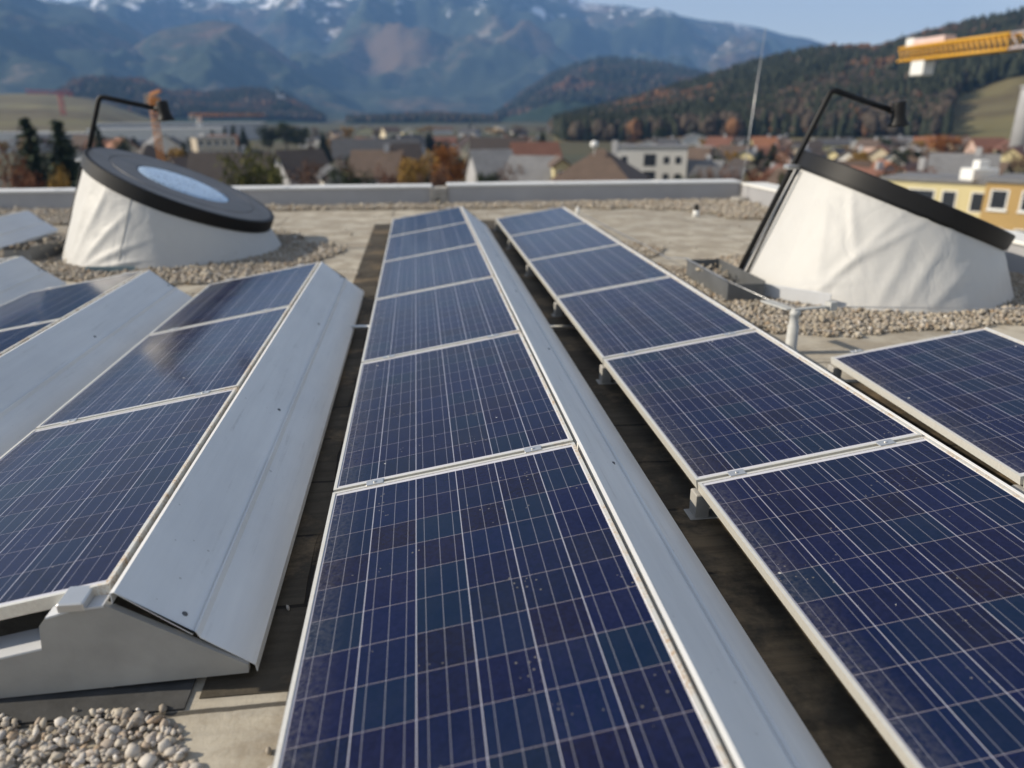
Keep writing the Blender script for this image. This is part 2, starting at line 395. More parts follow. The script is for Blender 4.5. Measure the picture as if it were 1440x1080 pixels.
m_far = make_mountain_mat('far_mountain', 520, (.026, .034, .024), (.17, .115, .075), (.28, .235, .18), .0011, .51)
m_mid = make_mountain_mat('mid_mountain', None, (.024, .033, .022), (.16, .095, .055), (.24, .19, .14), .0016, .52)
m_low = make_mountain_mat('low_hill', None, (.016, .026, .015), (.14, .07, .03), (.12, .12, .06), .004, .54)
hill('mountain', [(-260,-60),(-50,-14),(20,2),(60,-8),(95,1),(125,-4),(160,-30),(260,-6),(330,2),(375,-5),(420,-35),(560,-65),(700,-55),(790,-16),(822,1),(870,5),(930,13),(1000,27),(1060,38),(1140,52),(1220,80),(1300,120)],
     7000, 3400, 7900, m_far, 330, 900, 260, 80, .95, 3)
hill('mountain_shoulder', [(-300,-90),(-100,-60),(0,-30),(60,0),(130,12),(180,34),(240,76),(300,112),(380,150),(460,172)], 4800, 2600, 6600, m_mid, 130, 520, 110, 50, 1.0, 11)
hill('wooded_mountain', [(120,110),(170,72),(215,46),(260,34),(300,27),(330,31),(380,62),(430,98),(500,138),(560,162),(640,180)], 4200, 2500, 5600, m_mid, 130, 420, 110, 50, 1.0, 7)
hill('valley_hill', [(640,186),(690,168),(740,128),(790,98),(830,86),(862,82),(900,86),(940,93),(990,104),(1060,120),(1140,150)], 2500, 1500, 3400, m_low, 50, 260, 110, 40, 1.0, 5, drop=4)
hill('low_hill', [(40,170),(80,135),(105,116),(150,113),(205,116),(235,132),(300,134),(345,128),(375,130),(405,138),(430,152),(460,170),(540,182)], 2000, 1500, 2600, m_low, 18, 200, 110, 24, .8, 9, drop=2)
hill('meadow_slope', [(-320,120),(-100,128),(0,132),(60,131),(130,139),(180,156),(240,176),(320,190)], 1400, 650, 1900, make_meadow_mat(), 8, 200, 90, 30, .9, 2)
hill('valley_rise', [(400,184),(440,174),(490,170),(545,167),(600,163),(650,166),(700,169),(760,174),(820,182)], 1900, 1300, 2300, m_low, 8, 120, 70, 16, .8, 12)
hill('forest_hill', [(740,190),(790,176),(840,164),(960,130),(1050,102),(1130,82),(1200,76),(1230,80),(1300,58),(1440,28),(1580,0),(1750,-20)], 900, 440, 1300, make_meadow_mat(), 10, 120, 120, 40, .9, 4)

# far woods that read as one mass
CON = leaf_mat('conifer_needles', (.016, .022, .014), (.040, .046, .027))
LAR = leaf_mat('larch_orange', (.075, .042, .025), (.16, .078, .036))
BRN = leaf_mat('bare_brown_wood', (.042, .036, .028), (.078, .058, .042))
def inside(px, py, poly):
    c = False; n = len(poly)
    for i in range(n):
        (x1, y1), (x2, y2) = poly[i], poly[(i+1) % n]
        if (y1 > py) != (y2 > py) and px < (x2-x1)*(py-y1)/(y2-y1)+x1: c = not c
    return c
def wood(name, hname, n, hmin, hmax, t0, t1, orange, seed, skip=None, label=None):
    az, ts, V = HILLS[hname]; rng = np.random.default_rng(seed)
    front = ts <= 1.13; tf = ts[front]
    VV, FF, MI = [], [], []; off = 0
    ang = np.linspace(0, 2*np.pi, 7)[:-1]
    for _ in range(n):
        a = rng.uniform(0, len(az)-1.001); t = rng.uniform(t0, t1)
        k = np.interp(t, tf, np.arange(len(tf))); i0, j0 = int(min(k, len(tf)-2)), int(a); fi, fj = k-i0, a-j0
        P = (V[i0, j0]*(1-fi)*(1-fj)+V[i0+1, j0]*fi*(1-fj)+V[i0, j0+1]*(1-fi)*fj+V[i0+1, j0+1]*fi*fj)
        if P[2] < GZ+.2: continue
        if skip is not None:
            d = Vector(P) - Vector(CAM); zc = d.dot(fw); px, py = 720+FPX*d.dot(rt)/zc, 540-FPX*d.dot(up)/zc
            if inside(px, py, skip): continue
        s = hmax*6
        q = mnoise.fractal(Vector((P[0]/s, P[1]/s, seed)), 1, 2, 3) + rng.normal()*.20
        mi = 1 if q > orange else (2 if q > orange-.30 else 0)
        if mi == 1 and t < .3 and rng.random() < .88: mi = 0 if rng.random() < .7 else 2
        h = rng.uniform(hmin, hmax)*(1 if mi == 0 else .85)
        if mi == 0:
            r = h*rng.uniform(.17, .24); rings = [(r*.8, .05), (r, .2), (r*.74, .42), (r*.70, .55), (r*.40, .78), (.02*r, 1.0)]
        else:
            r = h*rng.uniform(.28, .42); rings = [(r*.35, .1), (r*.95, .35), (r, .58), (r*.75, .8), (r*.35, .95), (.02*r, 1.0)]
        ph = rng.uniform(0, 6.28)
        vv = np.concatenate([np.stack([P[0]+rr*(1+rng.uniform(-.28, .28, 6))*np.cos(ang+ph), P[1]+rr*(1+rng.uniform(-.28, .28, 6))*np.sin(ang+ph), P[2]+h*(zz+rng.uniform(-.05, .05, 6))], 1) for rr, zz in rings])
        ff = [(g*6+m, g*6+(m+1) % 6, g*6+6+(m+1) % 6, g*6+6+m) for g in range(5) for m in range(6)]
        VV.append(vv); FF.append(np.array(ff)+off); MI += [mi]*30; off += 36
    me = np_mesh(name, np.concatenate(VV), np.concatenate(FF), [CON, LAR, BRN], np.array(MI))
    o = link(name, me, kind='stuff'); o['label'] = label; o['category'] = 'forest'
wood('forest', 'forest_hill', 24000, 7, 15, .03, 1.12, .52, 21,
     [(1318,186),(1340,140),(1395,116),(1460,102),(1700,96),(1700,200),(1440,202),(1370,200)], 'dark mixed autumn forest with rusty brown patches covering the hill on the right')
wood('forest', 'valley_hill', 7000, 14, 24, .30, 1.1, .48, 22, None, 'dull green and brown wood over the rounded hill in mid valley')
wood('forest', 'valley_rise', 2500, 9, 16, .1, 1.1, .4, 24, None, 'hazy dark strip of wood across the far middle of the valley')
wood('forest', 'low_hill', 6000, 11, 19, .10, 1.1, .34, 23, None, 'bluish dark wood with orange larches on the low hill at left')

# ------------------------------------------------------------------ the roof we stand on
b = MB(); b.box(-16, -9, GZ, 7.1, 12.6, 0.0); b.build('roof', ROOF, kind='structure')
GAPSHADE = make_roof_mat('shade_dark_bitumen', .17, (1.0, .93, .84))  # roof colours darkened to carry the shade between the rows
b = MB(); b.box(-.30, -.93, .001, .85, 9.1, .004); b.box(.852, -3.4, .001, 2.72, 9.3, .004); b.box(2.723, -3.4, .001, 3.95, 1.38, .004); b.build('roof_membrane', GAPSHADE, kind='structure')  # dark sheets added where row shade falls, shade painted in their colour
# front parapet: sheet-clad wall with pale coping, and the return on the right
def parapet(name, length, loc, rz, label, th=.42, h=.335):
    e = empty(name, loc, label, 'wall', None, (0, 0, rz))
    q = MB(); q.box(0, 0, .0, length, th, h-.045)
    q.build('wall_face', WALLGREY, e)
    q = MB(); q.box(-.02, -.03, h-.043, length+.02, th+.03, h, None, .008)
    for k in range(1, int(length/2.0)+1):
        q.box(k*2.0-.012, -.033, h-.046, k*2.0+.012, th+.033, h+.006)
    q.build('coping', COPING, e)
    return e
parapet('parapet_wall', 12.62, (-12.0, 12.02, 0), rad(-1.45), 'low grey sheet clad parapet with pale coping along the far roof edge, left stretch')
parapet('parapet_wall', 5.62, (.93, 11.66, 0), rad(-.9), 'low grey sheet clad parapet with pale coping along the far roof edge, right of the outlet box', h=.355)
e = parapet('parapet_wall', 17.5, (6.98, -6.0, 0), rad(90), 'pale parapet return running along the right roof edge behind the drum skylight', h=.33)
e.children[0].data.materials[0] = plain('pale_membrane_wall', (.74, .73, .69), .6, 0, .06, 3)
o = empty('roof_outlet', (.76, 11.62, 0), 'small brownish grey outlet box with dark hole set in the far parapet', 'outlet')
q = MB(); q.box(-.155, 0, 0, .155, .40, .30, None, .01); q.build('housing', CONC, o)
q = MB(); q.tube([(-.02, -.012, .07), (-.02, .02, .07)], .045, 14); q.build('pipe_mouth', BLACK, o)

# ------------------------------------------------------------------ gravel (uncountable pebbles)
def ico(sub):
    p = (1+5**.5)/2
    v = [(-1,p,0),(1,p,0),(-1,-p,0),(1,-p,0),(0,-1,p),(0,1,p),(0,-1,-p),(0,1,-p),(p,0,-1),(p,0,1),(-p,0,-1),(-p,0,1)]
    f = [(0,11,5),(0,5,1),(0,1,7),(0,7,10),(0,10,11),(1,5,9),(5,11,4),(11,10,2),(10,7,6),(7,1,8),(3,9,4),(3,4,2),(3,2,6),(3,6,8),(3,8,9),(4,9,5),(2,4,11),(6,2,10),(8,6,7),(9,8,1)]
    v = [np.array(q)/np.linalg.norm(q) for q in v]
    for _ in range(sub):
        cache = {}; nf = []
        def mid(a, c):
            k = (min(a, c), max(a, c))
            if k not in cache: m = v[a]+v[c]; v.append(m/np.linalg.norm(m)); cache[k] = len(v)-1
            return cache[k]
        for a, c, d in f:
            x, y, z = mid(a, c), mid(c, d), mid(d, a); nf += [(a, x, z), (c, y, x), (d, z, y), (x, y, z)]
        f = nf
    return np.array(v), np.array(f)
def gravel(poly, dens, size, seed, label, sub=0, heap=.0, avoid=(), loose=0):
    rng = np.random.default_rng(seed); P = np.array(poly); lo, hi = P.min(0), P.max(0)
    n = int((hi[0]-lo[0])*(hi[1]-lo[1])*dens); pts = []
    for x, y in rng.uniform(lo-.15, hi+.15, (n, 2)):
        j = mnoise.noise(Vector((x*2.3, y*2.3, seed)))*.16 + mnoise.noise(Vector((x*9, y*9, seed)))*.05
        if not inside(x+j, y+j*.7, poly): continue
        if any((x-cx)**2+(y-cy)**2 < r*r for cx, cy, r in avoid): continue
        pts.append((x, y))
    pts = np.array(pts)
    if loose:
        ex = rng.uniform(lo-.35, hi+.35, (loose, 2)); ex = np.array([q for q in ex if not any((q[0]-cx)**2+(q[1]-cy)**2 < r*r for cx, cy, r in avoid)]); pts = np.concatenate([pts, ex])
    n = len(pts); bv, bf = ico(sub); k = len(bv)
    s = size*np.exp(rng.normal(0, .32, n))*.5
    ax = np.stack([s*rng.uniform(.85, 1.35, n), s*rng.uniform(.75, 1.1, n), s*rng.uniform(.5, .8, n)], 1)
    Q = rng.normal(size=(n, 4)); Q[:, 1:3] *= .35; Q /= np.linalg.norm(Q, axis=1)[:, None]; a, x, y, z = Q.T
    Rm = np.stack([np.stack([1-2*(y*y+z*z), 2*(x*y-z*a), 2*(x*z+y*a)], -1), np.stack([2*(x*y+z*a), 1-2*(x*x+z*z), 2*(y*z-x*a)], -1), np.stack([2*(x*z-y*a), 2*(y*z+x*a), 1-2*(x*x+y*y)], -1)], 1)
    sh = bv[None]*(1+rng.normal(0, .09, (n, k, 1)))*ax[:, None, :]
    v = np.einsum('nij,nkj->nki', Rm, sh)
    lift = ax[:, 2]*.75 + rng.uniform(0, size*.55+heap, n)
    v += np.concatenate([pts, lift[:, None]], 1)[:, None, :]
    f = (bf[None]+np.arange(n)[:, None, None]*k).reshape(-1, 3)
    me = np_mesh('gravel', v.reshape(-1, 3), f, [PEB], smooth=True)
    o = link('gravel', me, kind='stuff'); o['label'] = label; o['category'] = 'gravel'; return o
DL, DR = (-2.60, 6.98, 1.20), (4.72, 4.08, 1.18)
gravel([(-1.7,-.87),(-.80,-.90),(-.52,-.98),(-.38,-1.00),(-.25,-1.12),(-.19,-1.9),(-1.7,-1.9)], 8500, .0165, 1, 'loose pale river gravel heaped in front of the grey end plate at bottom left', 1, .002, (), 130).data.materials[0] = make_pebble_mat('pale_pebbles', 1.3)
gravel([(-4.9,7.2),(-4.2,5.6),(-3.5,5.3),(-1.9,4.85),(-1.2,5.2),(-.75,6.1),(-.6,6.7),(-1.1,7.6),(-1.5,8.4),(-3.2,8.9),(-4.6,8.7)], 2300, .027, 2, 'brownish gravel bed around the left drum skylight', 0, .004, (DL,), 60)
gravel([(-9,10.9),(-6.2,9.7),(-4.6,9.6),(-4.2,10.6),(-2,11.0),(2.0,10.75),(3.4,10.5),(4.3,10.35),(5.0,9.9),(5.3,8.9),(6.5,8.2),(6.45,11.45),(1,11.55),(-9,11.8)], 1400, .032, 3, 'strip of tan gravel along the foot of the far parapet', 0, .015, (), 60)
gravel([(2.62,7.0),(3.1,6.75),(3.45,6.35),(3.2,5.95),(2.95,5.6),(3.1,5.0),(3.6,5.5),(4.6,5.9),(6.4,6.2),(6.5,2.55),(5.1,2.47),(3.6,2.33),(2.95,2.55),(2.62,3.0)], 2700, .025, 4, 'light gravel bed around the foot of the right drum skylight', 0, .005, (DR,), 60)

# ------------------------------------------------------------------ solar panels
def panel_proto():
    r = empty('solar_panel', (0, 0, 0), 'x', 'solar panel', 'solar panels on the roof')
    t, h, lip = .0, .040, .0125
    f = MB()
    for (x0, y0, x1, y1) in ((0, 0, lip, PL), (PW-lip, 0, PW, PL), (lip, 0, PW-lip, lip), (lip, PL-lip, PW-lip, PL)):
        f.box(x0, y0, -h, x1, y1, 0)
    f.build('frame', FRAME, r)
    g = MB(); g.box(lip, lip, -.030, PW-lip, PL-lip, -.0035); g.build('glass', CELL, r)
    for x in (.17, PW-.17):
        c = MB(); c.box(x-.035, PL-.010, .0005, x+.035, PL+.030, .0045, None, .002); c.tube([(x, PL+.010, .004), (x, PL+.010, .009)], .007, 8)
        c.build('clamp', ALU, r)
    return r
TILT = rad(9.6)
PROTO = panel_proto(); used = [False]
def place_panel(x, y, z, label, tilt=TILT, yaw=0):
    o = PROTO if not used[0] else copy_tree(PROTO)
    used[0] = True
    o.location = (x, y, z); o.rotation_euler = (0, -tilt, yaw); o['label'] = label
    return o
SUPP = None
def support_proto():
    r = empty('panel_support', (0, 0, 0), 'x', 'support', 'supports under the panel joints')
    c, s = math.cos(TILT), math.sin(TILT)
    q = MB(); m = Matrix.Rotation(-TILT, 4, 'Y')
    q.box(.02, -.028, -.062, PW-.01, .028, -.0405, m); q.build('rail', ALU, r)
    q = MB(); q.box(-.010, -.035, -.165, .05, .035, -.048, None, .004); q.box(-.03, -.045, -.167, .10, .045, -.150, None, .003); q.build('foot', CAST, r)
    q = MB(); zt = PW*s-.068; q.box(PW*c-.09, -.03, -.165, PW*c-.03, .03, zt-.01, None, .004); q.build('post', CAST, r)
    return r
def place_support(x, y, z, label, yaw=0):
    global SUPP
    if SUPP is None: SUPP = support_proto(); o = SUPP
    else: o = copy_tree(SUPP)
    o.location = (x, y, z); o.rotation_euler = (0, 0, yaw); o['label'] = label
NTH = 'leftmost first|second|third|fourth|fifth|sixth|seventh|eighth|ninth|tenth|eleventh|twelfth|thirteenth|fourteenth|fifteenth|sixteenth|seventeenth|eighteenth|nineteenth|twentieth'.replace('leftmost ', '').split('|')
NTH += ['twenty-'+q for q in NTH[:9]]
ORD = ['first', 'second', 'third', 'fourth', 'fifth', 'sixth', 'seventh']
PITCHY = 1.67; Z0 = .17
SCREW = []
def deflector(x, z, y0, y1, label, n):
    """folded metal sheet falling from the ridge of a row to the roof"""
    e = empty('wind_deflector', (x, y0, 0), label, 'wind deflector', 'folded metal wind deflectors behind the panel rows')
    zt = z; k = [(0, zt-.035), (0, zt), (.012, zt+.002), (.203, zt-.158), (.207, zt-.150), (.213, zt-.149), (.222, zt-.170), (.365, .047), (.368, .022)]
    th = .0022; low = [(a-.0016, c-th) for a, c in k[:0:-1]]
    q = MB(); L_ = y1-y0
    poly = k + [(k[-1][0]-th, k[-1][1])] + [(a-th*.7, c-th) for a, c in k[-2:1:-1]] + [(th, zt-.003), (th, zt-.035)]
    q.prism(poly, 'y', 0, L_); q.build('sheet', SHEET, e)
    sl_ = math.atan2(.158, .203)
    for i in range(n):
        yy = .06 + (L_-.12)*i/(n-1)
        m = Matrix.Translation((.168, yy, zt-.1285)) @ Matrix.Rotation(sl_, 4, 'Y')
        s_ = MB(); s_.lathe([(.009, 0), (.009, .0015), (.005, .002), (.005, .005), (.003, .006)], 10, m); s_.build('screw', TRAYM, e)
    return e
rowdefs = [('middle', 0.0, 0.0, 0.0, range(-1, 5), 'middle row', TILT, 0),
           ('right', 1.479, -.076, -.012, range(-1, 5), 'row right of the middle', rad(8.9), 0),
           ('left', -1.503, -.817, -.010, range(0, 3), 'row left of the middle', rad(10.2), 0),
           ('far right', 2.835, -.208, -.016, range(-1, 1), 'row at the right photo edge', TILT, .036),
           ('far left', -2.967, 2.405, -.012, range(-1, 1), 'second row left of the middle', TILT, 0),
           ('third left', -4.42, 3.30, -.012, range(0, 1), 'third row left of the middle, below the left drum', TILT, 0),
           ('outer left', -6.12, 7.20, -.012, range(0, 1), 'outermost left row beside the parapet', TILT, 0)]
for name, X, Y, dz, ks, text, tilt, yaw in rowdefs:
    ks = list(ks); n = len(ks)
    def loc(k): v = k*PITCHY; return X+v*math.sin(yaw), Y+v*math.cos(yaw)
    for i, k in enumerate(ks):
        x, y = loc(k)
        if n > 1:
            pos = 'nearest the camera' if i == 0 else ('at the far end' if i == n-1 and n > 2 else ORD[i]+' from the camera')
            lab = 'blue polycrystalline solar panel of the %s, %s' % (text, pos)
        else: lab = 'single visible solar panel of the %s' % text
        place_panel(x, y, Z0+dz, lab, tilt, -yaw)
    if name in ('middle', 'right', 'left', 'far right', 'far left'):
        js = ks[1:] + ([ks[-1]+1] if name != 'left' else [])
        for i, k in enumerate(js):
            x, y = loc(k); last = k == ks[-1]+1
            place_support(x, y-.01 if not last else y-.05, Z0+dz, 'grey support under the %s, %s' % (text.replace(', below the left drum', ''), 'at its far end' if last else 'at %s joint from camera' % ORD[i]), -yaw)
    xr = X + PW*math.cos(tilt) + .016; zr = Z0+dz+PW*math.sin(tilt)-.006
    y0 = Y + ks[0]*PITCHY - (.04 if name == 'left' else 0); y1 = Y + (ks[-1]+1)*PITCHY
    if name == 'far right':
        v = ks[0]*PITCHY; u = xr-X; y0 = Y + v*math.cos(yaw) - u*math.sin(yaw); y1 = y0 + len(ks)*PITCHY; xr = X + v*math.sin(yaw) + u*math.cos(yaw)
    df = deflector(xr, zr, y0, y1, {'far right': 'grey metal wind deflector behind the row at the right photo edge', 'middle': 'long narrow grey metal wind deflector behind the middle panel row',
        'right': 'grey metal wind deflector behind the row right of the middle, mostly hidden by its panels',
        'left': 'broad grey folded metal wind deflector in the left foreground beside the middle panel row',
        'far left': 'grey folded metal wind deflector ending below the left drum, second from the middle row',
        'third left': 'grey folded metal deflector at the left photo edge with gravel box behind it',
        'outer left': 'small far grey metal deflector at the left photo edge near the parapet'}[name], max(2, len(ks)+1))
    df.rotation_euler = (0, 0, -yaw)
# cast end plate closing the near end of the left row
Q = [(-.530, .300), (-.625, .292), (-.690, .272), (-.712, .246), (-.720, .172), (-.86, .146), (-1.30, .075), (-1.56, .04), (-1.56, .014), (-.87, .012), (-.170, .030), (-.168, .058), (-.318, .158)]
e = empty('end_plate', (-.8, -.86, 0), 'pale grey weathered end plate closing the near end of the left panel row', 'end plate')
q = MB(); q.prism([(a+.8, c) for a, c in Q], 'y', -.010, .012); q.build('plate', CAST, e)
q = MB(); q.prism([(.268, .3005), (.175, .2925), (.110, .2735), (.110, .268), (.176, .286), (.268, .294)], 'y', -.012, .09); q.prism([(.080, .174), (-.06, .148), (-.5, .077), (-.5, .071), (-.06, .142), (.080, .168)], 'y', -.012, .10)
q.build('flange', ZINC, e)
q = MB(); q.box(.155, -.03, .296, .225, .06, .325, None, .004); q.build('clip', ALU, e)

# dark mats under the end plate and slab on the roof
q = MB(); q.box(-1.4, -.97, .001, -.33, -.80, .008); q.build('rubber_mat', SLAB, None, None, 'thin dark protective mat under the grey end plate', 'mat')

# conduit crossing under the rows
q = MB(); q.tube([(-.9, 3.02, .055), (1.75, 2.66, .055)], .016, 10); q.build('conduit', ALU, None, None, 'thin silver conduit crossing the roof beneath the middle panel row', 'pipe')

# ------------------------------------------------------------------ drum skylights
def frame_for(n):
    n = Vector(n).normalized(); a = Vector((0, 1, 0)).cross(n).normalized(); bb = n.cross(a)   # a points down the slope
    return a, bb, n
def drum(loc, tc, nrm, R_top, R_base, label, folds, seed, seam, pole_deg, pole, fall=-.29):
    e = empty('drum_skylight', loc, label, 'skylight')
    tc = Vector(tc); a, bb, n = frame_for(nrm); rim_h = .145
    NT_, NH = 220, 56; vv = []; ff = []
    rng = random.Random(seed)
    for j in range(NH+1):
        t = j/NH
        for i in range(NT_):
            th = 2*math.pi*i/NT_
            base = Vector((R_base*math.cos(th), R_base*math.sin(th), .0))
            top = tc - n*(rim_h-.01) + (R_top-.035)*(math.cos(th)*a + math.sin(th)*bb)
            p = base.lerp(top, t)
            wv = .0
            for (tc_, t_at, ang, wid, length, amp) in folds:
                dth = ((th-tc_+math.pi) % (2*math.pi))-math.pi
                u = dth*R_base; v = (t-t_at)*1.1
                al = u*math.cos(ang)+v*math.sin(ang); ac = -u*math.sin(ang)+v*math.cos(ang)
                wv += .62*amp*math.exp(-(ac/wid)**2)*math.exp(-(al/length)**2)
            nz = mnoise.fractal(Vector((math.cos(th)*2.6, math.sin(th)*2.6, t*1.6+seed)), 1, 2, 3)
            wv += .012*nz*math.sin(math.pi*min(1, t*1.02))
            out = Vector((math.cos(th), math.sin(th), 0))
            vv.append(p + out*wv)
    for j in range(NH):
        for i in range(NT_):
            k = (i+1) % NT_; ff.append((j*NT_+i, j*NT_+k, (j+1)*NT_+k, (j+1)*NT_+i))
    q = MB(); q.add(vv, ff, True); mem = q.build('membrane', FABRIC, e)
    if seam is not None:
        s_ = MB(); pts = []
        for j in range(0, NH+1, 4):
            i = int(seam/(2*math.pi)*NT_) % NT_; p = vv[j*NT_+i]; pts.append(p + Vector((math.cos(seam), math.sin(seam), 0))*.002)
        s_.tube(pts, .004, 6); s_.build('seam', HOLDER, mem)
    m = Matrix((a, bb, n)).transposed().to_4x4(); m.translation = tc
    q = MB(); q.lathe([(R_top-.06, -rim_h-.02), (R_top-.02, -rim_h-.02), (R_top-.02, -rim_h+.004), (R_top, -rim_h+.004), (R_top, -.010), (R_top-.005, -.003), (R_top-.012, 0), (R_top-.05, 0)], 96, m, False, True, True)
    cap = q.build('cap', DARKMETAL, e)
    q = MB(); q.lathe([(R_top-.05, 0), (R_top*.765, .001), (R_top*.762, -.006), (R_top*.75, -.006), (R_top*.747, .002), (R_top*.50, .004), (R_top*.492, .001), (R_top*.485, -.02)], 96, m, False, True, True)
    q.build('cap_face', CAPTOP, cap)
    q = MB(); Rl = R_top*.488; q.lathe([(Rl, -.012), (Rl*.97, .004), (Rl*.8, .010), (Rl*.5, .014), (Rl*.2, .016), (.002, .0165)], 64, m, True); q.build('lens', LENS, cap)
    # sensor arm on a pole up the outside of the wall
    arm = empty('sensor_arm', (0, 0, 0), None, None); arm.parent = e; del_keys(arm)
    def wall_line(ph, off):
        p0 = Vector(((R_base+off)*math.cos(ph), (R_base+off)*math.sin(ph), .01))
        return p0, tc - n*rim_h*.9 + (R_top+off*.5)*(math.cos(ph)*a + math.sin(ph)*bb)
    p0, p1 = wall_line(pole_deg, .035); el = p0 + (p1-p0)*pole
    q = MB(); ad = Vector((.95, -.04, fall)).normalized(); pts = bend(p0, el, el+ad*.62, .06)
    q.tube(pts, .028, 12); q.build('pole', DARKMETAL, arm)
    r0_, r1_ = wall_line(pole_deg+rad(8), .02)
    q = MB(); q.tube([r0_, r0_.lerp(r1_, .96)], .014, 8); q.build('rail', DARKMETAL, e)
    k0, k1 = wall_line(pole_deg+rad(3), .03); kk = k0.lerp(k1, .97)
    q = MB(); q.box(-.09, -.05, -.02, .09, .05, .02, Matrix.Translation(kk), .006); q.build('bracket', ALU, arm)
    H = pts[-1] + ad*.10; mm = Matrix.Translation(H) @ Matrix.Rotation(rad(-6), 4, 'Y')
    q = MB(); q.lathe([(.03, .105), (.062, .10), (.066, .085), (.066, -.02), (.074, -.06), (.095, -.10), (.10, -.115), (.09, -.12)], 20, mm)
    q.tube([pts[-1], H], .03, 8); q.build('sensor_head', DARKMETAL, arm)
    return e
def del_keys(o):
    for k in list(o.keys()): del o[k]
def bend(p0, p1, p2, r):
    p0, p1, p2 = Vector(p0), Vector(p1), Vector(p2); d0, d1 = (p0-p1).normalized(), (p2-p1).normalized(); out = [p0]
    for i in range(9):
        t = i/8; out.append((p1+d0*r)*(1-t)**2 + p1*2*t*(1-t) + (p1+d1*r)*t*t)
    return out + [p2]
TAU = 2*math.pi
lf = [(rad(232), .45, rad(70), .045, .45, .030), (rad(245), .40, rad(58), .04, .5, .028), (rad(252), .22, rad(35), .05, .35, .03), (rad(222), .3, rad(85), .05, .5, .02), (rad(258), .10, rad(15), .035, .22, .03),
      (rad(238), .75, rad(82), .03, .3, .02), (rad(208), .4, rad(85), .06, .6, .015)]
drum((-2.60, 6.98, 0), (.18, .072, .797), (.442, -.012, 1), 1.09, 1.25, 'white wrapped drum skylight with glazed slanted dark lid, at left behind the gravel', lf, 3, rad(258), rad(179), 1.60, -.21)
rf = [(rad(222), .72, rad(118), .035, .30, .030), (rad(228), .45, rad(62), .035, .50, .034), (rad(236), .60, rad(48), .04, .40, .030), (rad(245), .35, rad(80), .05, .45, .026), (rad(212), .5, rad(110), .05, .4, .018),
      (rad(256), .40, rad(72), .06, .5, .026), (rad(215), .15, rad(20), .04, .4, .016), (rad(268), .3, rad(60), .06, .45, .02), (rad(200), .3, rad(95), .06, .5, .012)]
rd = drum((4.72, 4.08, 0), (.27, .07, .875), (.375, -.105, 1), 1.045, 1.24, 'white wrapped drum skylight seen side on with dark lid edge, right behind the panels', rf, 8, None, rad(169), 1.58)

# sheet trays with gravel beside the drums
def tray(loc, rz, l, wd, h, label):
    e = empty('gravel_tray', loc, label, 'tray', None, (0, 0, rz)); th = .006
    q = MB(); q.box(0, 0, .002, wd, l, .008); q.box(0, 0, .0082, th, l, h); q.box(wd-th, 0, .0082, wd, l, h); q.box(th, l-th, .0082, wd-th, l, h); q.box(th, 0, .0082, wd-th, th, h*.85)
    q.box(-.02, 0, h+.0003, th, l, h+.004)
    q.build('shell', TRAYM, e)
    return e
tray((3.06, 3.50, .02), 0, 1.08, .34, .17, 'dark sheet metal tray filled with gravel in front of the right drum')
tray((-4.28, 6.35, .0), rad(-12), .8, .32, .19, 'dark box tray topped with gravel left of the left drum')
gravel([(3.08,3.95),(3.38,3.95),(3.38,4.56),(3.08,4.56)], 2200, .030, 14, 'gravel lying inside the dark tray by the right drum', 0, .14)
gravel([(-4.22,6.40),(-3.94,6.33),(-3.80,7.05),(-4.08,7.1)], 2600, .032, 15, 'gravel lying in the dark box left of the left drum', 0, .17)
q = MB(); q.box(0, 0, 0, .62, .012, .12, Matrix.Translation((3.44, 3.62, .02)) @ Matrix.Rotation(rad(-52), 4, 'Z'), .003); q.build('edge_strip', ZINC, None, None, 'short pale metal strip at the foot of the right drum beside the tray', 'strip')
q = MB(); q.box(0, 0, 0, .52, .012, .055, Matrix.Translation((-3.16, 5.66, .02)) @ Matrix.Rotation(rad(-4), 4, 'Z'), .003); q.build('edge_strip', plain('bluish_strip', (.22, .30, .33), .5, .2), None, None, 'bluish metal edge strip in the gravel before the left drum', 'strip')

# lightning protection wire, its holders and the air rods
q = MB()
q.tube([(2.98, 9.6, .06), (3.05, 7.9, .06), (3.10, 6.4, .07), (3.05, 5.2, .10), (3.05, 4.55, .205), (3.07, 3.5, .19), (3.23, 3.05, .13), (3.42, 2.88, .10), (3.62, 2.88, .10), (4.1, 2.83, .09), (4.9, 2.72, .08), (6.3, 2.6, .08)], .0045, 6)
q.build('lightning_wire', WIRE, None, None, 'thin aluminium lightning wire running over the tray and along the right drum', 'wire')
e = empty('wire_holder', (2.93, 2.02, 0), 'grey stepped plastic wire holder post with flat arm behind the right panel row', 'wire holder')
q = MB(); q.lathe([(.055, .0), (.055, .02), (.040, .03), (.038, .20), (.032, .205), (.030, .27), (.036, .275), (.036, .30), (.022, .31)], 18); q.build('post', HOLDER, e)
q = MB(); q.box(-.02, -.02, .305, .30, .02, .318, Matrix.Rotation(rad(12), 4, 'Z'), .003); q.box(.27, -.03, .285, .33, .03, .345, Matrix.Rotation(rad(12), 4, 'Z'), .004); q.box(-.06, .02, .305, .02, .30, .316, Matrix.Rotation(rad(14), 4, 'Z'), .003); q.build('arm', HOLDER, e)
e = empty('vent_pipe', (4.83, 9.2, 0), 'small white vent stub with black cap on the far right roof', 'vent')
q = MB(); q.lathe([(.055, 0), (.05, .10), (.045, .105)], 14); q.build('stub', WHITEP, e)
q = MB(); q.lathe([(.038, .105), (.038, .17), (.05, .175), (.05, .19), (.03, .20)], 14); q.build('vent_cap', BLACK, e)
e = empty('vent_pipe', (2.95, 9.55, 0), 'slim white stub at the far corner of the row right of the middle', 'vent')
q = MB(); q.lathe([(.03, 0), (.028, .14), (.02, .15)], 12); q.build('stub', WHITEP, e)
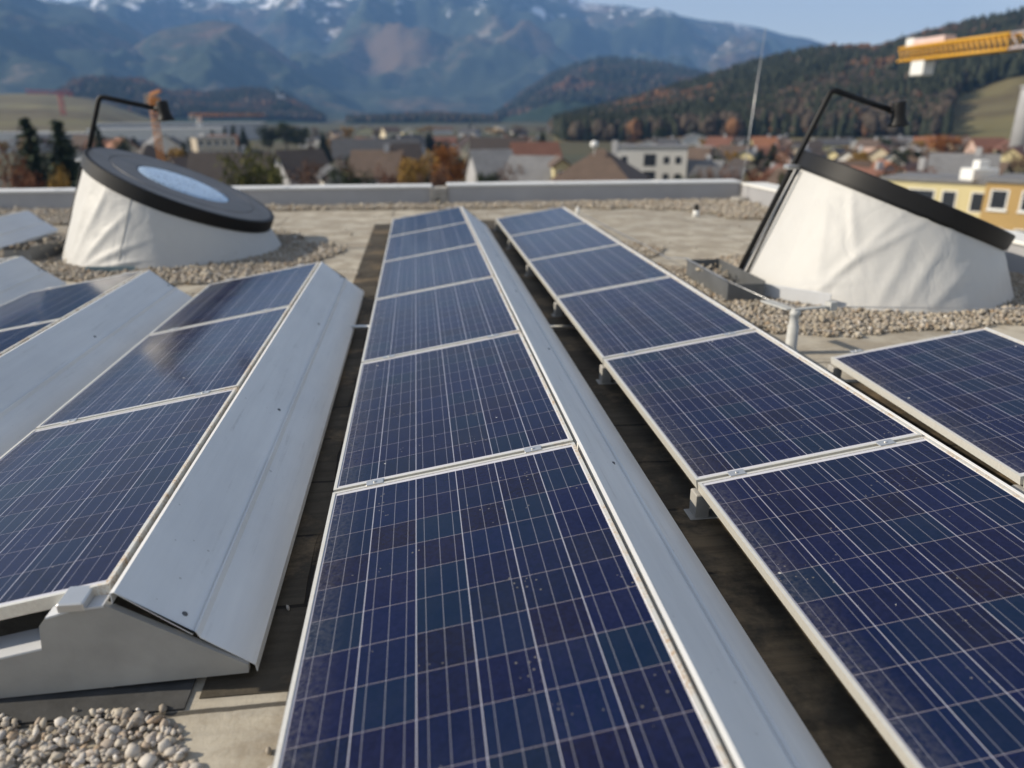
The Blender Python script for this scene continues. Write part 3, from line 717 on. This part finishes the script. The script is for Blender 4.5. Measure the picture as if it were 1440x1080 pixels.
def rod(base, tip, label):
    e = empty('air_rod', base, label, 'lightning rod'); t = Vector(tip)-Vector(base)
    q = MB(); q.tube([(0, 0, .06), t*.4, t], [.011, .009, .005], 8); q.build('rod', WIRE, e)
    q = MB(); q.lathe([(.17, 0), (.17, .07), (.15, .085), (.03, .09)], 20); q.build('rod_base', CONC, e)
rod((6.40, 11.2, 0), (6.62, 11.3, 3.0), 'tall thin lightning rod on concrete foot at the right roof corner')
rod((-7.1, 12.0-.35, 0), (-7.05, 11.7, .95), 'short thin lightning rod at the left photo edge before the parapet')

# ------------------------------------------------------------------ town: houses
PAL = {'white': (.62, .60, .56), 'cream': (.58, .50, .36), 'yellow': (.58, .51, .29), 'grey': (.36, .36, .37), 'orange': (.46, .20, .09), 'pink': (.50, .36, .30), 'brown': (.14, .09, .06), 'beige': (.42, .36, .28), 'ochre': (.42, .28, .11)}
RPAL = {'dark brown': (.050, .038, .032), 'rust red': (.16, .07, .045), 'orange': (.26, .11, .055), 'grey': (.17, .17, .175), 'dark grey': (.07, .07, .075), 'pale grey': (.46, .46, .46), 'brown': (.11, .075, .055)}
WM = {k: plain('wall_'+k, v, .85, 0, .07, .3) for k, v in PAL.items()}
RM = {k: plain('roof_'+k.replace(' ', '_'), v, .75, 0, .18, .8) for k, v in RPAL.items()}
WIN = plain('window_glass', (.03, .035, .045), .15, 0, .1, 1)
def house(px, ytop, dist, wpx, depth, wall, roof, label, flat=False, windows=0, rz=0, gable_front=False, chimney=False, floors=2, group=None, cat='house', hip=False):
    x, y = ground_at(px, dist); zt = level_at(px, ytop, dist-(depth/2 if flat else 0)); W_ = wpx/FPX*dist; H = zt-GZ
    a = sight(px, 200)[0]
    e = empty('apartment_block' if flat else 'house', (x, y, GZ), label, 'building' if flat else cat, group, (0, 0, -a+rz))
    rh = 0 if flat else min(H*.45, (depth if not gable_front else W_)*.38); eh = H-rh
    q = MB(); hw, hd = W_/2, depth/2
    if hip:
        q.box(-hw, -hd, 0, hw, hd, eh); q.build('wall', WM[wall], e); o_ = .6; k = max(hw-hd, .4)
        r = MB(); r.add([(-hw-o_, -hd-o_, eh-.15), (hw+o_, -hd-o_, eh-.15), (hw+o_, hd+o_, eh-.15), (-hw-o_, hd+o_, eh-.15), (-k, 0, H), (k, 0, H), (-hw-o_, -hd-o_, eh+.05), (hw+o_, -hd-o_, eh+.05), (hw+o_, hd+o_, eh+.05), (-hw-o_, hd+o_, eh+.05)],
            [(3, 2, 1, 0), (0, 1, 7, 6), (1, 2, 8, 7), (2, 3, 9, 8), (3, 0, 6, 9), (6, 7, 5, 4), (7, 8, 5), (8, 9, 4, 5), (9, 6, 4)])
        rf_ = r.build('roof', RM[roof], e)
    elif flat:
        q.box(-hw, -hd, 0, hw, hd, H-.25); q.build('wall', WM[wall], e)
        r = MB(); r.box(-hw-.2, -hd-.2, H-.248, hw+.2, hd+.2, H); rf_ = r.build('roof', RM[roof], e)
    else:
        o_ = .45
        if gable_front:
            q.prism([(-hw, 0), (hw, 0), (hw, eh), (0, H-.05), (-hw, eh)], 'y', -hd, hd); q.build('wall', WM[wall], e)
            s = rh/hw; r = MB(); r.prism([(-hw-o_, eh-o_*s), (0, H), (hw+o_, eh-o_*s), (hw+o_, eh-o_*s+.25), (0, H+.25), (-hw-o_, eh-o_*s+.25)], 'y', -hd-o_, hd+o_)
        else:
            q.prism([(-hd, 0), (hd, 0), (hd, eh), (0, H-.05), (-hd, eh)], 'x', -hw, hw); q.build('wall', WM[wall], e)
            s = rh/hd; r = MB(); r.prism([(-hd-o_, eh-o_*s), (0, H), (hd+o_, eh-o_*s), (hd+o_, eh-o_*s+.25), (0, H+.25), (-hd-o_, eh-o_*s+.25)], 'x', -hw-o_, hw+o_)
        rf_ = r.build('roof', RM[roof], e)
    if chimney:
        c = MB(); c.box(hw*.3, -.4, H-.6, hw*.3+.8, .4, H+1.1); c.build('chimney', WM['grey'], rf_)
    for fl in range(floors if windows else 0):
        zc = eh - 1.5 - fl*2.8
        if zc < .8: break
        for i in range(windows):
            cx = -hw + W_*(i+.5)/windows
            g = MB(); g.box(cx-.5, -hd-.03, zc-.65, cx+.5, -hd+.05, zc+.65); f_ = g.build('window', WIN, e)
            if not group: g = MB(); g.box(cx-.62, -hd-.02, zc-.77, cx+.62, -hd+.04, zc+.75); g.box(cx-.7, -hd-.12, zc-.86, cx+.7, -hd+.04, zc-.772); g.build('frame', WHITEP, f_)
    return e, W_, H, hd
# buildings one can make out
house(225, 181, 380, 150, 24, 'white', 'pale grey', 'long white flat roofed hall right of the left drum arm, in the distance', True, 0)
house(262, 173, 560, 190, 30, 'grey', 'pale grey', 'far long grey hall behind the white flat roofed hall', True, 0)
house(120, 187, 420, 95, 18, 'grey', 'pale grey', 'grey flat hall between the two big spruces at left', True, 0)
house(22, 186, 430, 70, 16, 'white', 'pale grey', 'white flat hall at the left photo edge behind the spruce', True, 0)
house(300, 193, 240, 46, 12, 'beige', 'grey', 'pale windowed block beside the slender white crane mast', True, 5, .15)
house(208, 203, 175, 46, 10, 'brown', 'dark brown', 'house with dark brown pyramid-like roof above the left drum lid', False, 0, .3, False, False, 2, None, 'house', True)
house(322, 216, 118, 92, 10, 'beige', 'dark brown', 'house with broad dark brown roof left of the yellow green tree', False, 0, -.15, False, True)
house(262, 222, 150, 44, 9, 'grey', 'brown', 'low brown roofed house right of the orange crane mast', False, 0, .5)
house(420, 212, 150, 56, 11, 'grey', 'dark brown', 'dark roofed house right of the yellow green tree', False, 2, .3)
house(462, 236, 96, 26, 6, 'white', 'dark grey', 'narrow white gable wall just over the parapet, left of centre', False, 1, .1, True)
house(530, 213, 128, 62, 9, 'pink', 'brown', 'pale pinkish house with shallow brown roof left of the orange tree', False, 3, -.2, False, True)
house(528, 196, 215, 110, 12, 'beige', 'dark grey', 'long dark roofed building behind the pinkish house', False, 4, .05)
house(570, 203, 185, 34, 9, 'orange', 'dark brown', 'small house with orange wall left of the orange tree', False, 1, .2)
house(690, 212, 140, 52, 10, 'grey', 'grey', 'grey rendered house right of the orange tree', False, 2, .25)
house(700, 194, 225, 70, 10, 'beige', 'dark brown', 'dark roofed house behind the grey rendered house', False, 3, -.1)
house(752, 221, 122, 62, 9, 'grey', 'grey', 'house with plain light grey roof left of the yellow house', False, 0, -.35)
house(752, 201, 175, 60, 9, 'cream', 'rust red', 'cream house with rusty roof behind the light grey roof', False, 3, .2)
house(787, 222, 118, 20, 8, 'yellow', 'brown', 'narrow yellow house left of the big brown roof', False, 1, .1, True)
e, W_, H, hd = house(846, 209, 112, 100, 11, 'orange', 'brown', 'house with big brown hipped roof and orange walls before the white block', False, 4, -.25, False, True, 2, None, 'house', True)
house(884, 204, 165, 38, 9, 'cream', 'dark grey', 'cream gabled house between brown roof and white block', False, 2, .2, True)
e, W_, H, hd = house(916, 206, 140, 92, 10, 'white', 'grey', 'white flat roofed apartment block with dark balcony column, right of the brown roof', True, 0)
for k, z in enumerate((H-2.2, H-5.0, H-7.8)):
    g = MB(); g.box(-1.1, -hd-.04, z-1.0, .9, -hd+.05, z+1.0); g.build('balcony', WIN, e)
    for cx in (-W_*.36, W_*.22, W_*.38):
        g = MB(); g.box(cx-.5, -hd-.03, z-.6, cx+.5, -hd+.05, z+.6); g.build('window', WIN, e)
e, W_, H, hd = house(1366, 254, 78, 150, 7, 'yellow', 'grey', 'yellow flat roofed apartment block behind the right drum', True, 0, -.25)
for fl in range(3):
    for i in range(5):
        cx = -W_/2 + W_*(i+.5)/5; z = H-1.7-fl*2.8; ww = 1.0 if i == 1 else .5
        g = MB(); g.box(cx-ww, -hd-.04, z-.7, cx+ww, -hd+.05, z+.75); f_ = g.build('window', WIN, e)
        g = MB(); g.box(cx-ww-.1, -hd-.03, z-.8, cx+ww+.1, -hd+.04, z+.85); g.build('frame', WHITEP, f_)
e2, W2, H2, hd2 = house(1460, 254, 72, 60, 7, 'ochre', 'grey', 'orange ochre building at the right photo edge beside the yellow block', True, 2, -.2)
x, y = ground_at(1386, 75); q = MB(); q.box(-1.15, -.8, 0, 1.15, .8, .95, None, .05); q.box(-.45, -.4, .951, .45, .4, 1.6, None, .05)
o = q.build('roof_unit', WHITEP, None, None, 'white box unit standing on the yellow block roof', 'roof unit'); o.location = (x, y, level_at(1366, 254, 74.5)+.01)
x, y = ground_at(836, 110); q = MB(); q.lathe([(.05, 0), (.05, .9)], 8); q.lathe([(.02, .9), (.45, 1.05), (.58, 1.4), (.45, 1.8), (.02, 1.95)], 16)
o = q.build('antenna_dome', WHITEP, None, None, 'small white ball antenna on the ridge of the big brown roof', 'antenna'); o.location = (x, y, level_at(836, 212, 110)-.6)
x, y = ground_at(402, 1800); q = MB(); e = empty('chapel', (x, y, level_at(402, 136, 1800)-8), 'tiny white chapel on the low hill at left', 'church')
q.box(-6, -4, 0, 6, 4, 12); q.box(-9, -3, 0, -5.99, 3, 20); q.build('wall', WM['white'], e)
q = MB(); q.prism([(-4.5, 12), (4.5, 12), (0, 18)], 'x', -6, 6.5); q.prism([(-3.3, 20), (3.3, 20), (0, 28)], 'x', -9.2, -5.8); q.build('roof', RM['dark brown'], e)
x, y = ground_at(1436, 300); q = MB(); q.lathe([(3.2, 0), (3.0, 20), (2.9, 22.5)], 20); q.lathe([(3.3, 22.5), (3.3, 23.3)], 20)
o = q.build('silo', WM['grey'], None, None, 'pale round silo tower at the right photo edge below the meadow', 'silo'); o.location = (x, y, GZ)
# rows of small houses under the forest and across the valley
rng = random.Random(5)
def row(n, x0, x1, y0, y1, d0, d1, where, group, w0=22, w1=44, win=True):
    xs = sorted(rng.uniform(x0, x1) if False else x0+(x1-x0)*(i+.5+rng.uniform(-.35, .35))/n for i in range(n))
    for i, px in enumerate(xs):
        wall = rng.choice(['white', 'cream', 'pink', 'beige', 'white', 'grey', 'yellow']); roof = rng.choice(['rust red', 'orange', 'brown', 'dark brown', 'rust red', 'grey', 'dark grey', 'brown'])
        d = rng.uniform(d0, d1); yt = y0+(y1-y0)*rng.random()
        zmax = level_at(px, yt, d)-GZ; zz = min(max(zmax, 5.2), 10.5)
        yy = yt
        while level_at(px, yy, d)-GZ > 10.5: yy += 1
        while level_at(px, yy, d)-GZ < 5.0: yy -= 1
        wd = min(max(rng.uniform(w0, w1)/FPX*d, 8), 17); gf = rng.random() < .45
        house(px, yy, d, wd/d*FPX, rng.uniform(8, 11), wall, roof, '%s house with %s roof, %s from left %s' % (wall, roof, NTH[i], where), False, 3 if win else 0, rng.uniform(-.5, .5), gf, rng.random() < .5, 2, group)
row(11, 968, 1290, 222, 240, 118, 165, 'in front village row at right', 'houses in the front row on the right', 26, 46)
row(13, 960, 1300, 203, 215, 185, 255, 'in middle village row at right', 'houses in the middle row on the right', 26, 46)
row(17, 900, 1440, 192, 200, 300, 430, 'in far row below forest edge', 'houses along the forest edge', 24, 40, False)
row(8, 1180, 1440, 206, 232, 130, 240, 'of those above right drum lid', 'houses above the right drum', 30, 56)
row(13, 440, 760, 188, 197, 270, 420, 'in far row across mid valley', 'houses across the middle of the valley', 22, 40, False)
row(16, 330, 960, 178, 184, 480, 700, 'in farthest row of mid valley', 'farthest houses in mid valley', 16, 30, False)
row(9, 110, 330, 186, 200, 230, 400, 'around the white hall at left', 'houses around the white hall', 18, 34, False)

# ------------------------------------------------------------------ trees
LEAF = {'spruce': leaf_mat('spruce_needles', (.018, .032, .020), (.048, .066, .036)), 'green': leaf_mat('yellow_green_leaves', (.045, .055, .012), (.13, .12, .03)), 'orange': leaf_mat('orange_leaves', (.16, .055, .012), (.33, .13, .03)),
        'yellow': leaf_mat('ochre_leaves', (.20, .11, .02), (.34, .21, .05)), 'brown': leaf_mat('brown_twigs', (.075, .045, .03), (.17, .09, .055)), 'dark': leaf_mat('dark_green_leaves', (.018, .028, .012), (.045, .055, .022)), 'russet': leaf_mat('russet_leaves', (.11, .04, .02), (.20, .085, .04))}
BARK = plain('bark', (.07, .055, .045), .9, 0, .25, 3)
def crown_mesh(kind, seed):
    r_ = np.random.default_rng(seed); V = []; F = []
    def quad(c, n, s, el=1.0):
        n = n/np.linalg.norm(n); a = np.cross(n, r_.normal(size=3)); a /= np.linalg.norm(a)+1e-9; b_ = np.cross(n, a); o = len(V)
        V.extend([c-a*s*el-b_*s*.5, c+a*s*el*.2-b_*s*.7, c+a*s*el+b_*s*.3, c-a*s*el*.2+b_*s*.8]); F.append((o, o+1, o+2, o+3))
    if kind == 'spruce':                          # unit height 1, radius about .2
        z = .06
        while z < .985:
            R = .235*(1-z)**.72+.004; m = max(6, int(30*(1-z)))
            for i in range(m):
                th = r_.uniform(0, 6.283); L = R*r_.uniform(.72, 1.12); st = max(3, int(L/.012))
                d = np.array([math.cos(th), math.sin(th), 0])
                for k in range(st):
                    t = (k+.6)/st; c = d*L*t + np.array([0, 0, z - .09*L/.2*t*t + .02*(t > .9)]) + r_.normal(0, .005, 3)
                    quad(c, np.array([r_.normal()*.6, r_.normal()*.6, 1.]), .019*(1.15-t*.55), 1.6)
            z += .022+.012*(1-z)
    else:
        nb = 16 if kind != 'bare' else 12
        for _ in range(nb):
            th = r_.uniform(0, 6.283); u = r_.uniform(0, 1)**.6
            c0 = np.array([.30*u*math.cos(th), .30*u*math.sin(th), r_.uniform(.32, .84)]); s = r_.uniform(.10, .18)*(1.1-.5*abs(c0[2]-.55))
            for k in range(170 if kind != 'bare' else 70):
                d = r_.normal(size=3); d /= np.linalg.norm(d); p = c0 + d*s*r_.uniform(.45, 1.15)*np.array([1, 1, .85])
                quad(p, d+r_.normal(0, .6, 3), r_.uniform(.010, .022), 1.2)
    return np_mesh(kind+'_crown', np.array(V), np.array(F), [LEAF['spruce']])
def trunk_mesh(kind, seed):
    r_ = random.Random(seed); q = MB()
    if kind == 'spruce': q.tube([(0, 0, 0), (0, 0, .5), (0, 0, .98)], [.018, .010, .002], 8)
    else:
        q.tube([(0, 0, 0), (.005, .003, .2), (0, .01, .4), (.01, 0, .62)], [.024, .018, .013, .005], 8)
        for i in range(9 if kind != 'bare' else 22):
            th = r_.uniform(0, 6.28); z = r_.uniform(.2, .5); L = r_.uniform(.18, .36); ex = (L*.8*math.cos(th), L*.8*math.sin(th), z+L*.9)
            mid = (L*.4*math.cos(th+.2), L*.4*math.sin(th+.2), z+L*.5)
            q.tube([(0, 0, z), mid, ex], [.009, .006, .0015], 5)
            for _ in range(2 if kind != 'bare' else 4):
                t2 = th+r_.uniform(-1, 1); q.tube([mid, (ex[0]+.1*math.cos(t2), ex[1]+.1*math.sin(t2), ex[2]+r_.uniform(-.05, .08))], [.004, .001], 4)
    return q
CROWN = {(k, s): crown_mesh(k, s*7+3) for k in ('spruce', 'round', 'bare') for s in range(3)}
def as_mesh(q, name, mat):
    me = bpy.data.meshes.new(name); me.from_pydata(q.v, [], q.f); me.polygons.foreach_set('use_smooth', q.sm); me.materials.append(mat); me.update(); return me
TRUNK = {(k, s): as_mesh(trunk_mesh(k, s), k+'_trunk', BARK) for k in ('spruce', 'round', 'bare') for s in range(3)}
TINT = {}
tcount = [0]
def tree(px, ytop, dist, wpx, kind, leaf, label, group=None):
    tcount[0] += 1; s = tcount[0] % 3
    x, y = ground_at(px, dist); H = level_at(px, ytop, dist)-GZ; W_ = wpx/FPX*dist
    e = empty('spruce_tree' if kind == 'spruce' else 'broadleaf_tree', (x, y, GZ), label, 'tree', group, (0, 0, tcount[0]*1.9))
    ref = .31 if kind == 'spruce' else .86
    key = (kind, s, leaf)
    if key not in TINT:
        me = CROWN[(kind, s)].copy(); me.materials[0] = LEAF[leaf]; TINT[key] = me
    c = link('crown', TINT[key], e); t = link('trunk', TRUNK[(kind, s)], e)
    for o_ in (c, t): o_.scale = (W_/ref, W_/ref, H)
    return e
tree(42, 162, 100, 66, 'spruce', 'spruce', 'tall dark spruce at the left photo edge, left of the two')
tree(86, 166, 92, 72, 'spruce', 'spruce', 'dark spruce right beside the left drum lid pole')
tree(140, 176, 165, 30, 'spruce', 'spruce', 'slim spruce seen inside the bent arm of the left drum')
tree(8, 192, 84, 74, 'bare', 'russet', 'reddish half bare tree at the left photo edge')
tree(44, 212, 80, 66, 'bare', 'russet', 'russet bushy tree in front of the leftmost spruce')
tree(68, 226, 78, 44, 'round', 'yellow', 'small ochre tree at the foot of the two spruces')
tree(168, 186, 190, 30, 'round', 'dark', 'dull green tree right of the slim spruce')
tree(243, 200, 170, 40, 'round', 'yellow', 'ochre autumn tree beside the orange crane mast')
tree(258, 198, 172, 22, 'spruce', 'spruce', 'small spruce right of the ochre tree by the crane')
tree(346, 196, 76, 84, 'round', 'green', 'large yellow green tree behind the left drum lid')
tree(382, 214, 74, 50, 'round', 'green', 'smaller yellow green tree right of the large yellow green one')
tree(424, 222, 84, 60, 'bare', 'brown', 'bare brown tree over the parapet left of centre')
tree(490, 226, 92, 64, 'round', 'dark', 'dark green bushy tree left of the pinkish house')
tree(628, 190, 112, 66, 'round', 'orange', 'big glowing orange tree over the middle of the parapet')
tree(584, 207, 104, 62, 'round', 'yellow', 'ochre brown tree left of the big orange tree')
tree(606, 222, 96, 56, 'bare', 'brown', 'low brown tree in front of the orange tree')
tree(688, 230, 100, 46, 'round', 'dark', 'dark round bush right of the orange tree')
tree(724, 226, 120, 30, 'bare', 'brown', 'thin brown tree left of the light grey roof')
tree(1334, 186, 280, 54, 'round', 'orange', 'rusty orange tree at right above the yellow block')
tree(1290, 200, 230, 40, 'bare', 'brown', 'brown tree left of the rusty orange tree at right')
for i, (px, yt, d, w_) in enumerate([(318, 178, 300, 18), (330, 175, 290, 20), (343, 178, 310, 17), (300, 182, 330, 16)]):
    tree(px, yt, d, w_, 'spruce', 'spruce', ['short spruce of the far group by the white crane, second from left', 'tallest spruce of the far group by the white crane', 'spruce at the right end of the far group by the white crane', 'leftmost spruce of the far group by the white crane'][i], 'far spruces by the white crane')
for i, (px, yt, d, w_) in enumerate([(378, 172, 320, 34), (402, 167, 320, 40), (424, 174, 330, 34)]):
    tree(px, yt, d, w_, 'round', 'dark', ['dark round tree at the left of the far grove', 'tallest dark round tree in the far grove', 'dark round tree at the right of the far grove'][i], 'far dark grove left of centre')
rng = random.Random(17)
def trees(n, x0, x1, y0, y1, d0, d1, kinds, where, group, w0=24, w1=46):
    for i in range(n):
        px = x0+(x1-x0)*(i+.5+rng.uniform(-.4, .4))/n; d = rng.uniform(d0, d1); yt = rng.uniform(y0, y1)
        k, lf_ = rng.choice(kinds); nm = {'bare': 'bare', 'round': 'leafy', 'spruce': 'conical'}[k]; cn = {'dark': 'dark green', 'green': 'yellow green', 'spruce': 'dark'}.get(lf_, lf_)
        while level_at(px, yt, d)-GZ > 13: yt += 1
        while level_at(px, yt, d)-GZ < 4.5: yt -= 1
        tree(px, yt, d, rng.uniform(w0, w1), k, lf_, '%s %s tree, %s from left %s' % (cn, nm, NTH[i], where), group)
MIXK = [('bare', 'brown'), ('round', 'dark'), ('bare', 'brown'), ('spruce', 'spruce'), ('round', 'yellow'), ('bare', 'russet'), ('bare', 'brown')]
trees(24, 955, 1310, 226, 244, 98, 130, [('bare', 'brown'), ('bare', 'brown'), ('round', 'dark'), ('bare', 'russet')], 'in front tree belt at right', 'front belt of trees on the right', 30, 54)
trees(26, 950, 1440, 202, 216, 170, 260, MIXK, 'between the village rows at right', 'trees between the village rows')
trees(28, 880, 1440, 190, 198, 290, 430, MIXK, 'along the foot of the forest', 'trees at the foot of the forest', 18, 34)
trees(26, 430, 770, 184, 196, 260, 420, MIXK, 'in far belt across mid valley', 'far belt of trees across the middle', 18, 34)
trees(18, 430, 770, 208, 228, 110, 165, MIXK, 'among houses over the middle parapet', 'trees among the middle houses', 26, 44)
trees(26, 330, 960, 174, 182, 450, 700, MIXK, 'in farthest belt of mid valley', 'farthest trees in mid valley', 12, 26)
trees(18, 0, 330, 184, 198, 220, 420, MIXK, 'around the far halls at left', 'trees around the far halls', 14, 28)

# ------------------------------------------------------------------ cranes
CY, CO, CR, CW = plain('crane_yellow', (.62, .33, .03), .5), plain('crane_orange', (.55, .22, .04), .5), plain('crane_red', (.45, .05, .03), .5), plain('crane_white', (.70, .70, .68), .5)
def lattice(q, p0, p1, s, n, r):
    p0, p1 = Vector(p0), Vector(p1); t = (p1-p0).normalized(); a = t.cross(Vector((0, 0, 1)))
    if a.length < .1: a = Vector((1, 0, 0))
    a.normalize(); b_ = t.cross(a)
    cs = [p0 + a*s*i/2 + b_*s*j/2 for i, j in ((-1, -1), (1, -1), (1, 1), (-1, 1))]; L = (p1-p0)
    for c in cs: q.tube([c, c+L], r, 5)
    for k in range(n):
        f0, f1 = k/n, (k+1)/n
        for i in range(4): q.tube([cs[i]+L*f0, cs[(i+1) % 4]+L*f1], r*.65, 4)
def crane(px, ytop, dist, mast_m, jib_to, label, mm, jm, s=1.3, cj=8, wm=None, jib_s=None):
    x, y = ground_at(px, dist); zt = level_at(px, ytop, dist); base = Vector((x, y, GZ)); tx, ty = ground_at(jib_to[0], jib_to[1])
    e = empty('tower_crane', base, label, 'crane'); H = zt-GZ; d = Vector((tx-x, ty-y, 0)); u = d.normalized()
    q = MB(); lattice(q, (0, 0, 0), (0, 0, H), s, max(6, int(H/s/1.3)), s*.09); q.build('mast', mm, e)
    q = MB(); lattice(q, (0, 0, H+s*.5), d+Vector((0, 0, H+s*.5)), jib_s or s*.8, max(8, int(d.length/2)), s*.08); q.build('jib', jm, e)
    q = MB(); lattice(q, (0, 0, H+s*.5), -u*cj+Vector((0, 0, H+s*.5)), jib_s or s*.8, 5, s*.08); q.build('counter_jib', jm, e)
    q = MB(); m = Matrix.Translation(-u*cj*.85+Vector((0, 0, H-.4))); q.box(-1, -.8, -.9, 1, .8, .9, m, .1); q.build('counterweight', wm or CONC, e)
    q = MB(); q.box(-.7, s*.5, H-2.2, .9, s*.5+1.4, H-.1, None, .1); q.build('cab', jm, e)
    return e
crane(223, 136, 160, 0, (236, 138), 'orange lattice tower crane behind the sensor head of the left drum', CO, CO, .85, 2.2, None, .3)
crane(284, 164, 400, 0, (376, 415), 'slender crane with white mast and long orange jib right of the left drum arm', CW, CO, 1.5, 4)
crane(97, 133, 900, 0, (52, 880), 'far red tower crane above the meadow at left', CR, CR, 3.2, 14, CR, 3.4)
# big yellow crane on the right: counter-jib end with counterweight in view, mast beyond the photo edge
ax, ay = ground_at(1252, 92); bx_, by_ = ground_at(1400, 80); mx, my = ground_at(1530, 72)
za = level_at(1252, 78, 92)
e = empty('tower_crane', (mx, my, GZ), 'big yellow tower crane arm with white counterweight, before the forest at right', 'crane')
A, B_, M_ = Vector((ax-mx, ay-my, za-GZ)), Vector((bx_-mx, by_-my, za-GZ+.05)), Vector((0, 0, za-GZ+.1))
q = MB(); lattice(q, A, B_, 1.2, 22, .14); d = (B_-A).normalized(); m = Matrix.Translation(A) @ d.to_track_quat('X', 'Z').to_matrix().to_4x4(); L_ = (B_-A).length
q.box(0, -.55, -.62, L_, .55, -.50, m); q.build('counter_jib', CY, e)
q = MB(); lattice(q, B_+d*.1, M_, 1.2, 8, .10); q.box(0, -.45, -.5, (M_-B_).length, .45, -.4, Matrix.Translation(B_+d*.1) @ (M_-B_).normalized().to_track_quat('X', 'Z').to_matrix().to_4x4()); q.build('jib', plain('crane_pale', (.45, .40, .41), .5), e)
q = MB(); q.box(2.2, -.6, -2.1, 4.2, .6, -.62, m, .1); q.build('counterweight', CW, e)
q = MB(); q.box(1.0, -.6, .52, 6.6, .6, 1.25, m, .05); q.build('winch_house', plain('pale_pink_panel', (.62, .46, .42), .5), e)
q = MB(); q.box(.9, -.62, .50, 2.1, .62, 1.42, m, .05); q.build('ballast_box', CW, e)
q = MB(); lattice(q, (0, 0, 0), (0, 0, za-GZ-.5), 1.6, 14, .12); q.build('mast', CY, e)

# ------------------------------------------------------------------ the air of the valley
hz = MB(); hz.box(-5600, -700, GZ-1, 5600, 8100, 1250)
t = NT('valley_haze'); t.t.nodes.remove(t.b); v = t.n('VolumePrincipled'); v.inputs['Color'].default_value = (.24, .49, 1.0, 1); v.inputs['Density'].default_value = 1.25e-4; v.inputs['Anisotropy'].default_value = 0.0
t.t.links.new(v.outputs[0], t.t.nodes['Material Output'].inputs['Volume'])
hz.build('haze', t.m, kind='stuff')
